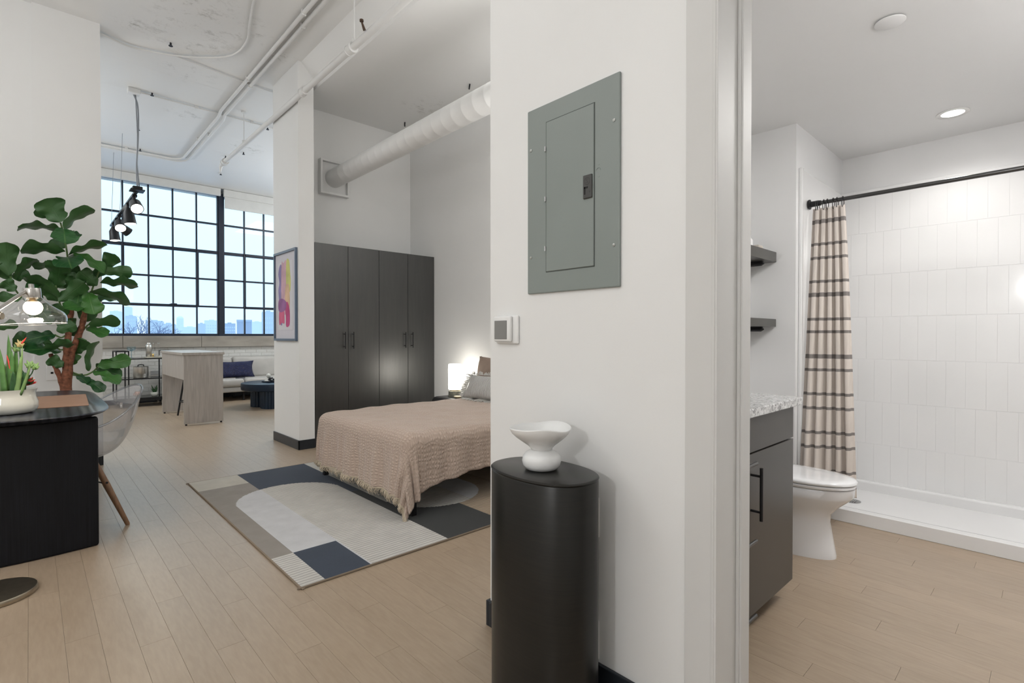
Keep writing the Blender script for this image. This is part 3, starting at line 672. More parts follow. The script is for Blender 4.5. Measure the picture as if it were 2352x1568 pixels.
# potted succulents
cer = mat('glazed_white_ceramic', (.68, .68, .62), .12, var=.02, coat=.6)
leafg = [mat('aloe_green', (.085, .20, .055), .4, var=.3, scale=20), mat('dark_succulent_green', (.030, .095, .03), .45, var=.3, scale=20), mat('light_succulent_green', (.20, .33, .12), .45, var=.2, scale=20), mat('red_tip', (.62, .06, .05), .45, var=.2, scale=20), mat('stone_rose', (.45, .36, .16), .5, var=.2, scale=20)]
t = thing('potted_succulent', 'mixed faux succulents in a glazed white bowl on the near end of the desk', 'plant', (-.09, 3.98, .773))
MB().lathe([(0, 0), (.095, 0), (.116, .010), (.127, .032), (.126, .062), (.116, .090), (.116, .115), (.123, .134), (.118, .134), (.110, .115), (.11, .09), (0, .085)], (-.09, 3.98, .773), 48).build('pot', cer, t, smooth=True, ang=60)
MB().lathe([(0, .112), (.112, .105)], (-.09, 3.98, .773), 24, cap=False).build('soil', mat('dark_moss', (.04, .06, .02), .9, var=.5, scale=60, bump=.8), t)
def blade(base, tip, w_, th, m_, curve=.0, nm='leaf'):
    B, T = Vector(base), Vector(tip); a = T-B; sd = a.cross(Vector((.55, .83, 0))); sd.normalize(); n_ = sd.cross(a).normalized()
    rings = []
    for k in range(8):
        u = k/7; r_ = max(.02, (1-u)**.7*(.75+.7*u)); c_ = B+a*u+n_*curve*sin(u*pi*.8)*a.length
        rings.append([(c_+sd*(cos(q)*w_*.5*r_)+n_*(sin(q)*th*.5*r_*(1 if sin(q) < 0 else .35)))[:] for q in [2*pi*j/8 for j in range(8)]])
    return MB().loft(rings).build(nm, m_, t, smooth=True)
sb = Vector((-.09, 3.98, .87))
def SP(u, v, dy=0):  # bowl-local helper: metres right of and above the bowl centre
    return sb+Vector((.729*u*.78, -.6845*u*.78+dy, v+.01))
for i, (u0, u1, h, w_, c) in enumerate([(-.02, -.08, .30, .042, 0), (.005, .0, .33, .045, 0), (.03, .055, .27, .045, 0), (-.05, -.12, .22, .045, 0), (.06, .09, .21, .036, 2), (.0, .03, .24, .05, 0), (-.06, -.02, .17, .045, 2), (.08, .10, .14, .04, 1), (.04, .04, .13, .05, 1), (.10, .12, .12, .04, 1), (.02, -.01, .14, .05, 0), (-.03, -.06, .15, .05, 1), (.09, .165, .185, .022, 2), (.075, .10, .28, .018, 2)]):
    dy = -.05+.025*(i % 4); blade(SP(u0, 0, dy), SP(u1, h, dy*1.5), w_, .018, leafg[c], .04)
blade(SP(.03, .12, -.02), SP(-.005, .22, -.03), .016, .01, leafg[3])
for k, (u, h) in enumerate([(.17, .115), (.155, .125), (.185, .10), (.15, .09), (.13, .11), (.19, .09), (.165, .085)]):
    blade(SP(.09, .045, .02), SP(u*.98+.02, h-.03, -.05+.02*k), .017, .006, leafg[3], .08, 'flower_petal')
for cx_, cz_, m_ in ((.085, .275, 4), (.06, .25, 2), (.15, .16, 2), (.19, .15, 2), (.12, .10, 1), (.15, .07, 1)):
    for k in range(9):
        q = 2*pi*k/9; blade(SP(cx_, cz_-.01), SP(cx_+.036*cos(q), cz_+.006+.016*sin(q)+(.01 if k % 2 else 0), .02*sin(q)), .020, .007, leafg[m_], .1)
blade(SP(.10, .28), SP(.135, .315), .012, .006, leafg[3], .05)
for a_, b_2 in ((SP(.07, .02), SP(.085, .27)), (SP(.09, .03), SP(.15, .155)), (SP(.12, .06), SP(.19, .15))):
    MB().tube([a_, (a_+b_2)/2+Vector((.01, 0, .01)), b_2], .003, 6).build('stem', leafg[1], t)
# floor lamp
brushed = mat('antique_brushed_brass', (.42, .37, .29), .34, 1, var=.1, scale=40)
steelp = mat('satin_nickel', (.55, .53, .50), .25, 1, var=.05)
t = thing('floor_lamp', 'brushed metal floor lamp with clear glass shade and glowing globe bulb', 'lamp', (-.13, 3.34, 0))
MB().lathe([(0, 0), (.150, 0), (.153, .004), (.153, .020), (.149, .026), (.12, .028), (0, .030)], (-.13, 3.34, 0), 64).build('base', brushed, t, smooth=True, ang=40)
MB().tube([(-.13, 3.34, .02), (-.13, 3.34, 1.34)], .011, 16).build('pole', brushed, t, smooth=True, ang=50)
MB().lathe([(0, -.02), (.012, -.02), (.02, -.008), (.02, .02), (0, .022)], (-.112, 3.335, 1.292), 20).tube([(-.13, 3.34, 1.293), (-.09, 3.32, 1.293)], .016, 14).build('pivot_knob', brushed, t, smooth=True, ang=40)
lc = Vector((.01, 3.56, 0))
MB().tube([(-.13, 3.34, 1.30), (-.01, 3.545, 1.428)], .0085, 12).build('arm', steelp, t, smooth=True, ang=50)
tilt = Matrix.Rotation(radians(4.5), 4, Vector((.729, -.6845, 0)))
def til(b):
    c_ = Vector((lc.x, lc.y, 1.42)); b.v = [(c_+tilt @ (Vector(v_)-c_))[:] for v_ in b.v]; return b
til(MB().lathe([(0, 1.395), (.035, 1.395), (.036, 1.400), (.036, 1.438), (.034, 1.444), (0, 1.444)], lc, 32).lathe([(.011, 1.444), (.011, 1.464), (0, 1.466)], lc, 16)).build('socket_cup', steelp, t, smooth=True, ang=40)
glassp = clear('lamp_clear_glass', (.93, .93, .93, 1), .30, .05)
sp_ = [(.034, 1.412), (.036, 1.398), (.042, 1.388), (.055, 1.374), (.070, 1.358), (.086, 1.344), (.104, 1.331), (.119, 1.318), (.127, 1.303), (.130, 1.288), (.129, 1.272), (.127, 1.262)]
til(MB().lathe(sp_, lc, 64, cap=False)).build('glass_shade', glassp, t, smooth=True)
til(MB().tube([(lc.x+.127*cos(q), lc.y+.127*sin(q), 1.262) for q in [2*pi*k/64 for k in range(64)]], .0016, 6, closed=True)).build('shade_rim', mat('bright_glass_rim', (.8, .8, .8), .1, trans=.5), t)
bulb = MB().lathe([(.012, 1.398), (.014, 1.384), (.022, 1.376)], lc, 24, cap=False)
til(bulb).build('bulb_neck', mat('bulb_brass', (.6, .42, .2), .3, 1), t, smooth=True)
til(MB().lathe([(.012, 1.385)]+[(.038*sin(q), 1.345+.038*cos(q)) for q in [pi*k/16 for k in range(2, 17)]], lc, 32)).build('bulb', emis('warm_bulb_glow', (1, .82, .58, 1), 9), t, smooth=True)
point('floor_lamp_light', (lc.x+.0, lc.y-.0, 1.29), .035, 6, (1, .86, .68))
# transparent armchair
acr = Mt('clear_acrylic'); acr.nt.nodes.remove(acr.p)
tr_ = acr.n('BsdfTransparent'); tr_.inputs[0].default_value = (.94, .95, .97, 1); gl_ = acr.n('BsdfGlossy'); gl_.inputs['Roughness'].default_value = .04
lw = acr.n('LayerWeight'); lw.inputs[0].default_value = .5; pq = acr.n('Math', _operation='POWER'); pq.inputs[1].default_value = 3.0; acr.l(lw.outputs['Facing'], pq.inputs[0])
pq2 = acr.n('Math', _operation='MULTIPLY_ADD'); pq2.inputs[1].default_value = .65; pq2.inputs[2].default_value = .10; acr.l(pq.outputs[0], pq2.inputs[0])
df_ = acr.n('BsdfDiffuse'); df_.inputs[0].default_value = (.8, .8, .84, 1); xd_ = acr.n('MixShader'); xd_.inputs[0].default_value = .20; acr.l(tr_.outputs[0], xd_.inputs[1]); acr.l(df_.outputs[0], xd_.inputs[2])
xs_ = acr.n('MixShader'); acr.l(pq2.outputs[0], xs_.inputs[0]); acr.l(xd_.outputs[0], xs_.inputs[1]); acr.l(gl_.outputs[0], xs_.inputs[2]); acr.l(xs_.outputs[0], acr.out.inputs[0])
woodleg = mat('walnut_brown_beech', (.25, .145, .085), .4, var=.2, scale=5, stretch=(20, 20, 1))
t = thing('desk_chair', 'clear plastic armchair on brown wooden dowel legs pushed under the desk', 'chair', (.17, 4.2, 0), radians(17))
def shell(u, v):
    th_ = (u*2-1)*radians(150); c_, s_ = cos(th_), sin(th_)   # 0 = back (+x)
    back = max(0, c_)**1.6; side = 1-back
    rimx = (.385 if c_ > 0 else .25)*c_; rimy = .315*s_*(1 if c_ > -.2 else 1)
    rimz = .655+.215*back-(.0 if c_ > -.1 else .19*min(1, (-c_-.1)/.7))
    ph = v*pi/2; rad = sin(ph)**.72; hz = (1-cos(ph))**1.35
    lean = (1-back*.28*(1-v)*v*4*.5)
    return (rimx*rad*lean, rimy*rad, .435+(rimz-.435)*hz)
b = MB().grid(shell, 64, 24)
sh = b.build('seat_shell', acr.m, t, world=False, smooth=True, weld=True)
MB().tube([shell(k/64, 1) for k in range(65)], .0065, 8).build('shell_rim', clear('acrylic_edge', (.75, .78, .82, 1), .6, .08), sh, world=False, smooth=True)
for sx_, sy_ in ((1, 1), (1, -1), (-1, 1), (-1, -1)):
    p0 = Vector((.10*sx_, .10*sy_, .405)); p1 = Vector((.222*sx_, .222*sy_, .0))
    MB().tube([p0, p0.lerp(p1, .35), p1+Vector((0, 0, .006)), p1], [.015, .019, .0125, .011], 14).build('leg', woodleg, t, world=False, smooth=True, ang=60)
b = MB()
for sx_, sy_ in ((1, 1), (1, -1), (-1, 1), (-1, -1)):
    b.tube([(.06*sx_, .06*sy_, .43), (.105*sx_, .105*sy_, .40), (.140*sx_, .140*sy_, .27), (-.10*sx_, .10*sy_*1, .40)], .005, 8)
    b.cyl((.138*sx_, .138*sy_-.022*sy_, .28), (.138*sx_, .138*sy_+.022*sy_, .28), .007, n=8)
b.build('wire_base', blackpl, t, world=False)
# ------------------------------------------------------------------ counter table + stool
M = Mt('grey_ash_laminate'); v = M.coord('Object', (12, 12, 1)); nz = M.n('TexNoise', Scale=2.5, Detail=5.0, Distortion=.8); M.l(v, nz.inputs['Vector'])
M.l(M.ramp(nz.outputs[0], [(.3, (.36, .32, .285, 1)), (.7, (.48, .435, .395, 1))]), M.p.inputs['Base Color']); M.p.inputs['Roughness'].default_value = .4; ashm = M.m
t = thing('counter_table', 'grey wood laminate counter-height table with slab end panels', 'table', (1.74, 8.77, 0))
MB().box(1.48, 1.985, 7.985, 9.56, .945, .98).build('tabletop', ashm, t, bevel=.003)
MB().box(1.498, 1.97, 8.0, 8.03, .02, .945).build('end_panel', ashm, t, bevel=.002)
MB().box(1.498, 1.97, 9.51, 9.54, .02, .945).build('end_panel', ashm, t, bevel=.002)
MB().box(1.50, 1.52, 8.03, 9.51, .615, .945).build('apron', ashm, t)
for x in (1.525, 1.945):
    for y in (8.015, 9.525): MB().cyl((x, y, 0), (x, y, .022), .013, n=10).build('foot', blackpl, t)
t = thing('bar_stool', 'black metal stool tucked under the counter table', 'stool', (1.80, 9.0, 0))
MB().lathe([(0, 0), (.15, 0), (.155, .01), (.155, .03), (0, .034)], (1.80, 9.0, .56), 28).build('seat', blackpl, t, smooth=True, ang=40)
for q in range(4):
    a_ = radians(45+90*q+8); c_, s_ = cos(a_), sin(a_)
    MB().tube([(1.8+.12*c_, 9+.12*s_, .565), (1.8+.215*c_, 9+.215*s_, 0)], .013, 8).build('leg', blackpl, t)
MB().tube([(1.8+.172*cos(q), 9+.172*sin(q), .22) for q in [2*pi*k/32 for k in range(32)]], .008, 8, closed=True).build('foot_ring', blackpl, t, smooth=True)
# ------------------------------------------------------------------ bar cart
t = thing('bar_cart', 'black metal three-tier bar cart with glass shelves against the brick wall', 'cart', (1.45, 10.87, 0))
X0, X1, Xa, Xb, Ya, Yb = 1.04, 1.86, 1.205, 1.70, 10.65, 11.10
q_ = .009
for x in (X0, Xa, Xb, X1):
    for y in (Ya, Yb):
        MB().box(x-q_, x+q_, y-q_, y+q_, .15, .945).build('post', blackpl, t)
for za in (.15, .478, .818):
    xa, xb = (X0, X1) if za < .8 else (Xa, Xb)
    f_ = MB()
    for y in (Ya, Yb): f_.box(xa, xb, y-q_, y+q_, za-.010, za+.008)
    for x in (xa, xb): f_.box(x-q_, x+q_, Ya, Yb, za-.010, za+.008)
    f_.build('shelf_frame', blackpl, t)
    MB().box(xa+.01, xb-.01, Ya+.01, Yb-.01, za-.002, za+.006).build('glass_shelf', clear('smoked_shelf_glass', (.55, .56, .56, 1), .3, .05), t)
for xa, xb in ((X0, Xa), (Xb, X1)):
    f_ = MB()
    for y in (Ya, Yb): f_.box(xa-q_, xb+q_, y-q_, y+q_, .936, .952)
    for x in (xa, xb): f_.box(x-q_, x+q_, Ya, Yb, .936, .952)
    f_.build('handle_rail', blackpl, t)
MB().box(X0, X1, Ya, Yb, .10, .14).build('lower_skirt', blackpl, t)
castm = mat('light_caster', (.45, .42, .38), .4)
for x in (1.10, 1.68):
    for y in (Ya+.0, Yb):
        w = MB().cyl((x-.012, y, .035), (x+.012, y, .035), .035, n=18).build('caster_wheel', castm, t)
        MB().cyl((x-.016, y, .035), (x+.016, y, .035), .012, n=10).box(x-.018, x+.018, y-.012, y+.012, .065, .10).build('caster_fork', steelp, w)
glassb = clear('pale_blue_glass', (.72, .85, .90, 1), .3, .03)
single('coupe_glass', MB().lathe([(0, 0), (.038, .001), (.036, .006), (.007, .01), (.006, .11), (.02, .125), (.055, .14), (.066, .165), (.067, .195)], (1.27, 10.88, .827), 32, cap=False), glassb, 'pale blue coupe glass standing on the top shelf of the bar cart', 'glass', (1.27, 10.88, .827), smooth=True)
chrome = mat('polished_steel', (.62, .60, .56), .28, 1, var=.04)
single('cocktail_tray', MB().rbox(1.46, 1.74-.05, 10.72, 10.98, .827, .842, .004), mat('cream_tray', (.60, .56, .46), .5), 'small cream tray under the steel shaker on the bar cart top', 'tray', (1.57, 10.85, .827))
t = thing('cocktail_shaker', 'tall brushed steel cocktail shaker on the cream tray', 'shaker', (1.51, 10.84, .842))
MB().lathe([(0, 0), (.036, 0), (.042, .01), (.047, .13), (.048, .165), (0, .165)], (1.51, 10.84, .843), 32).build('body', chrome, t, smooth=True, ang=40)
MB().lathe([(.049, .160), (.049, .178), (.040, .205), (.028, .214), (.028, .235), (.022, .243), (0, .245)], (1.51, 10.84, .843), 32).build('lid', chrome, t, smooth=True, ang=40)
t = thing('bar_tool_stand', 'slim rack of thin steel bar tools beside the shaker', 'bar tools', (1.62, 10.87, .842))
MB().lathe([(0, 0), (.03, 0), (.03, .008), (0, .01)], (1.62, 10.87, .843), 16).cyl((1.62, 10.87, .85), (1.62, 10.87, 1.07), .003, n=8).build('stand', chrome, t)
for dx, z in ((-.04, .90), (0.025, .86), (.045, .86)): MB().cyl((1.62+dx, 10.87, z), (1.62+dx, 10.87, 1.07), .0025, n=6).lathe([(0, 0), (.009, .006), (.009, .014), (0, .02)], (1.62+dx, 10.87, 1.065), 10).lathe([(0, 0), (.011, .006), (.008, .02), (0, .024)], (1.62+dx, 10.87, z-.02), 10).build('bar_tool', chrome, t)
single('brass_jigger', MB().lathe([(0, 0), (.02, 0), (.012, .024), (.022, .05), (.018, .05)], (1.565, 10.80, .843), 16, cap=False), mat('brass_jigger_metal', (.6, .42, .16), .25, 1), 'little brass jigger between the shaker and the bar tools', 'jigger', (1.565, 10.8, .843), smooth=True)
t = thing('ice_bucket', 'round stainless steel ice bucket with black lid handle on the middle shelf', 'ice bucket', (1.40, 10.87, .487))
MB().lathe([(0, 0), (.105, 0), (.110, .006), (.110, .185), (.104, .192), (0, .196)], (1.40, 10.87, .487), 40).build('body', chrome, t, smooth=True, ang=40)
MB().tube([(1.355, 10.84, .682), (1.36, 10.845, .705), (1.40, 10.87, .712), (1.44, 10.895, .705), (1.445, 10.90, .682)], .008, 8).build('lid_handle', blackpl, t, smooth=True)
cop = mat('hammered_copper', (.55, .27, .17), .25, 1, var=.1, bump=.4, bscale=60)
t = thing('copper_mug', 'round copper mug on the bottom shelf of the bar cart', 'mug', (1.35, 10.82, .159))
MB().lathe([(0, 0), (.032, 0), (.048, .02), (.052, .05), (.046, .085), (.042, .098), (.039, .098), (.044, .05), (.03, .012), (0, .01)], (1.35, 10.82, .159), 28).build('body', cop, t, smooth=True)
MB().tube([(1.31, 10.79, .235), (1.285, 10.77, .225), (1.283, 10.77, .19), (1.31, 10.79, .175)], .005, 8).build('handle', cop, t, smooth=True)
t = thing('potted_snake_plant', 'tiny spiky green plant in a white pot on the bottom shelf', 'plant', (1.58, 10.80, .159))
MB().lathe([(0, 0), (.035, 0), (.052, .03), (.056, .07), (.05, .07), (.045, .06), (0, .06)], (1.58, 10.80, .159), 24).build('pot', cer, t, smooth=True)
for k in range(12):
    q = 2*pi*k/12; blade((1.58+.018*cos(q), 10.80+.018*sin(q), .21), (1.58+.05*cos(q*2.3), 10.80+.05*sin(q), .30+.03*(k % 3)), .018, .006, leafg[1])
single('wall_outlet', MB().rbox(1.60, 1.72, 11.288, 11.298, .50, .575, .003).box(1.625, 1.655, 11.284, 11.29, .525, .55), mat('steel_outlet_plate', (.42, .42, .42), .4, .4), 'grey double outlet plate on the brick wall behind the cart', 'outlet', (1.66, 11.298, .54))
# ------------------------------------------------------------------ sofa
sofam = mat('pale_grey_leather', (.42, .40, .37), .5, var=.05, bump=.06, bscale=60)
t = thing('sofa', 'long low pale grey sofa under the windows', 'sofa', (3.1, 10.8, 0))
MB().rbox(2.0, 4.4, 10.42, 11.20, .165, .26, .02).build('base', sofam, t, smooth=True, ang=50)
for x0, x1 in ((2.01, 2.925), (2.935, 3.83), (3.84, 4.39)):
    MB().rbox(x0, x1, 10.39, 11.0, .262, .41, .05, 4).build('seat_cushion', sofam, t, smooth=True)
for x0, x1 in ((2.01, 2.875), (2.885, 3.75), (3.76, 4.39)):
    b = MB().rbox(x0, x1, 10.92, 11.12, .39, .80, .06, 4); b.v = [(x, y+(z-.4)*.22, z) for x, y, z in b.v]; b.build('back_cushion', sofam, t, smooth=True)
MB().rbox(1.98, 4.42, 11.10, 11.24, .17, .76, .03).build('back_frame', sofam, t, smooth=True, ang=50)
for x in (2.1, 2.93, 3.6, 4.3):
    for y in (10.50, 11.12): MB().box(x-.015, x+.015, y-.015, y+.015, 0, .17).build('leg', blackpl, t)
bp = Mt('navy_sequin_fabric'); v = bp.coord('Object'); vo = bp.n('TexVoronoi', Scale=75.0); bp.l(v, vo.inputs['Vector'])
bp.l(bp.ramp(vo.outputs['Distance'], [(.1, (.006, .016, .12, 1)), (.6, (.001, .003, .035, 1))]), bp.p.inputs['Base Color']); bp.p.inputs['Roughness'].default_value = .38; bp.bump(vo.outputs['Distance'], 1.0, .01)
pb = pillow('p', (2.82, 10.83, .565), (1, .0, 0), (0, .06, .2), .40, .165, .075, None)
single('lumbar_pillow', pb, bp.m, 'long navy sparkling lumbar pillow on the sofa', 'pillow', (2.82, 10.83, .41), smooth=True, weld=True)
single('remote_control', MB().rbox(2.80, 2.96, 10.50, 10.54, .411, .427, .005).add([], []), mat('silver_black_remote', (.10, .10, .12), .3, .3), 'slim dark remote lying on the sofa seat below the pillow', 'remote', (2.88, 10.52, .411))
# ------------------------------------------------------------------ coffee table
navy = mat('dark_navy_lacquer', (.007, .020, .042), .38, var=.1)
t = thing('coffee_table', 'round dark navy coffee table on three fluted drum legs', 'table', (3.1, 9.3, 0))
MB().lathe([(0, .285), (.50, .285), (.522, .295), (.53, .31), (.53, .395), (.525, .407), (.51, .412), (0, .412)], (3.1, 9.3, 0), 72).build('tabletop', navy, t, smooth=True, ang=35)
def fluted(cx_, cy_, r_):
    n_ = 144; pts = []
    for k in range(n_):
        q = 2*pi*k/n_; rr = r_*(1-.07*abs(cos(q*12))**.7); pts.append((cx_+rr*cos(q), cy_+rr*sin(q)))
    return MB().prism(pts, 0, .286)
for cx_, cy_ in ((2.97, 9.04), (2.92, 9.40), (3.28, 9.36)): fluted(cx_, cy_, .185).build('fluted_leg', navy, t)
t = thing('round_tray', 'round dark tray on the coffee table', 'tray', (3.12, 9.33, .412))
MB().lathe([(0, 0), (.20, 0), (.222, .008), (.225, .022), (.218, .022), (.205, .01), (0, .008)], (3.12, 9.33, .412), 48).build('tray', mat('dark_tray', (.03, .04, .06), .3), t, smooth=True, ang=50)
whm = mat('chalky_white_ceramic', (.62, .61, .56), .5, var=.05)
b = MB().lathe([(0, 0), (.03, 0), (.02, .03), (.014, .06), (.0, .065)], (3.0, 9.33, .422), 16).lathe([(0, 0), (.02, .004), (.038, .03), (.036, .055), (.02, .075), (0, .08)], (3.0, 9.33, .48), 18).lathe([(0, 0), (.04, 0), (.03, .03), (0, .035)], (2.955, 9.29, .422), 14)
single('knot_ornament', b, whm, 'small white knotted ornament on the round tray', 'ornament', (3.0, 9.33, .42), smooth=True)
b = MB()
for k in range(26):
    q = k*.72; r_ = .045+.02*sin(k*1.7); z = .434+.022*(k % 3)
    b.lathe([(0, -.014)]+[(.014*sin(a_), -.014*cos(a_)) for a_ in (.6, 1.2, 1.57, 2.0, 2.6)]+[(0, .014)], (3.05+r_*cos(q)*1.2, 9.27+r_*sin(q), z), 8)
(single('bead_garland', b, blackpl, 'coil of dark beads heaped on the round tray', 'beads', (3.05, 9.27, .42), smooth=True))
t = thing('white_bud_vase', 'small white pot with a green sprig on the tray edge', 'vase', (3.17, 9.24, .42))
MB().lathe([(0, 0), (.03, 0), (.042, .03), (.04, .07), (.03, .085), (.026, .085), (.034, .05), (0, .02)], (3.17, 9.24, .421), 20).build('pot', whm, t, smooth=True)
for k in range(9):
    q = 2*pi*k/9; blade((3.17, 9.24, .49), (3.17+.05*cos(q), 9.24+.05*sin(q), .545+.01*(k % 3)), .022, .006, leafg[1])
# ------------------------------------------------------------------ breaker panel
pg = mat('grey_enamel_panel', (.235, .265, .25), .42, var=.03, scale=3, bump=.03, bscale=40)
pg2 = mat('dark_grey_latch', (.055, .055, .052), .45, var=.05)
t = thing('breaker_panel', 'grey steel electrical breaker panel with hinged door and dark latch', 'electrical panel', (1.385, 1.175, 1.70))
MB().rbox(1.380, 1.3902, .966, 1.384, 1.359, 2.048, .004, 2).build('cover_plate', pg, t)
d = MB().rbox(1.3765, 1.3815, 1.068, 1.285, 1.436, 1.978, .0015, 1).build('door', pg, t)
MB().box(1.3785, 1.3801, 1.0655, 1.2875, 1.4335, 1.9805).build('door_gap', mat('painted_gap_shadow', (.06, .07, .065), .6), t)  # dark plate, shade of the door gap put into its colour
lt = MB().rbox(1.371, 1.378, 1.072, 1.110, 1.664, 1.744, .003, 2).build('latch', pg2, d)
MB().box(1.3702, 1.3712, 1.088, 1.104, 1.698, 1.704).box(1.3702, 1.3712, 1.0985, 1.104, 1.678, 1.704).build('latch_slot', mat('black_slot', (.004, .004, .004), .6), d)
MB().tube([(1.3712, 1.091+.012*cos(q), 1.722+.012*sin(q)) for q in [2*pi*k/24 for k in range(24)]], .0007, 4, closed=True).tube([(1.3712, 1.086, 1.728), (1.3712, 1.096, 1.728), (1.3712, 1.087, 1.717), (1.3712, 1.097, 1.717)], .0007, 4).tube([(1.3712, 1.081, 1.690), (1.3712, 1.081, 1.682), (1.3712, 1.077, 1.686)], .0007, 4).build('latch_emblem', mat('emblem_grey', (.035, .035, .033), .5), d)
for z in (1.52, 1.70, 1.882): MB().cyl((1.3755, 1.288, z-.009), (1.3755, 1.288, z+.009), .0035, n=10).build('hinge', mat('zinc', (.5, .5, .5), .35, .8), d)
MB().tube([(1.3795, 1.05+.009*cos(q), 1.75+.009*sin(q)) for q in [pi*.1+pi*.9*k/10 for k in range(11)]], .0009, 5).box(1.379, 1.3802, 1.046, 1.052, 1.768, 1.770).box(1.379, 1.3802, 1.046, 1.052, 1.728, 1.730).build('embossed_mark', pg, t)
for y, z in ((1.365, 1.897), (1.365, 1.495), (.988, 1.897), (.988, 1.495)):
    s_ = MB().lathe([(0, 0), (.006, 0), (.0055, .002), (0, .003)], (0, 0, 0), 12)
    s_.v = [(1.380-c, y+a_, z+b_) for a_, b_, c in s_.v]; s_.box(1.3765, 1.3775, y-.004, y+.004, z-.0006, z+.0006); s_.build('screw', mat('zinc_screw', (.4, .4, .38), .35, .9), t)
# thermostat
wp = mat('white_plastic', (.82, .82, .81), .25, var=.01)
t = thing('thermostat', 'small square white thermostat with grey screen near the wall corner', 'thermostat', (1.385, 1.50, 1.228))
MB().rbox(1.378, 1.3902, 1.436, 1.562, 1.170, 1.282, .006, 3).build('back_plate', wp, t, smooth=True, ang=50)
MB().rbox(1.362, 1.379, 1.462, 1.562, 1.178, 1.280, .008, 3).build('body', wp, t, smooth=True, ang=50)
MB().rbox(1.3605, 1.363, 1.480, 1.553, 1.188, 1.262, .0012, 1).build('screen', mat('grey_lcd', (.22, .22, .215), .2, var=.02), t)
for z0, nm in ((.525, 'white outlet plate on the wall, upper of two half hidden by the pedestal'), (.112, 'white outlet plate on the wall just above the baseboard, half hidden by the pedestal')):
    single('outlet_plate', MB().rbox(1.383, 1.3902, 1.05, 1.125, z0, z0+.135, .004, 2).rbox(1.3815, 1.384, 1.07, 1.105, z0+.035, z0+.10, .001, 1), wp, nm, 'outlet', (1.385, 1.09, z0))
# pedestal
M = Mt('satin_black_metal'); v = M.coord('Object', (1, 1, 30)); nz = M.n('TexNoise', Scale=6.0, Detail=3.0); M.l(v, nz.inputs['Vector'])
M.l(M.ramp(nz.outputs[0], [(.3, (.007, .007, .006, 1)), (.7, (.012, .011, .009, 1))]), M.p.inputs['Base Color']); M.p.inputs['Roughness'].default_value = .30; M.p.inputs['Specular IOR Level'].default_value = .4; pedm = M.m
t = thing('pedestal', 'tall oval satin black pedestal against the white wall', 'pedestal', (1.215, 1.148, 0))
def oval(g, z):
    o_ = []
    for k in range(96):
        q = 2*pi*k/96; c_, s_ = cos(q), sin(q); x = (.130+g)*abs(c_)**.86*(1 if c_ > 0 else -1); y = (.196+g)*abs(s_)**.86*(1 if s_ > 0 else -1)
        a_ = radians(-2); o_.append((1.216+x*cos(a_)-y*sin(a_), 1.148+x*sin(a_)+y*cos(a_), z))
    return o_
MB().loft([oval(0, 0), oval(0, .756), oval(-.002, .7595), oval(-.004, .7605)]).build('column', pedm, t, smooth=True, ang=40)
MB().loft([oval(.0015, .7605), oval(.002, .7635), oval(-.001, .7665), oval(-.004, .7675)]).build('top', pedm, t, smooth=True, ang=50)
# bowl
bowlm = mat('satin_white_ceramic', (.80, .80, .79), .3, var=.01, coat=.3)
t = thing('footed_bowl', 'white hand-formed footed bowl with wavy rim on the black pedestal', 'bowl', (1.215, 1.155, .768))
def bring(r_, z, wob=0, sx_=1., zt=0):
    o_ = []
    for k in range(64):
        q = 2*pi*k/64; rr = r_*(1+wob*(.05*sin(2*q+2.0)+.04*sin(3*q+.5)))
        o_.append((1.217+rr*cos(q)*sx_, 1.155+rr*sin(q), .768+z+zt*(.0028*sin(2*q+.8)+.0022*sin(3*q+2.2)+.0014*sin(5*q))))
    return o_
MB().loft([bring(.038, 0), bring(.052, .003), bring(.0605, .014), bring(.064, .028), bring(.061, .043), bring(.052, .054), bring(.040, .060), bring(.034, .064)]).build('foot', bowlm, t, smooth=True)
MB().loft([bring(.033, .060), bring(.036, .069, .2), bring(.046, .079, .4), bring(.062, .091, .6), bring(.078, .104, .8), bring(.091, .119, 1, 1, .6), bring(.0985, .134, 1, 1, 1), bring(.0985, .1375, 1, 1, 1), bring(.0955, .1375, 1, 1, 1), bring(.088, .123, 1, 1, .7), bring(.072, .106, .8), bring(.050, .092, .5), bring(.02, .083), bring(.002, .081)]).build('basin', bowlm, t, smooth=True)
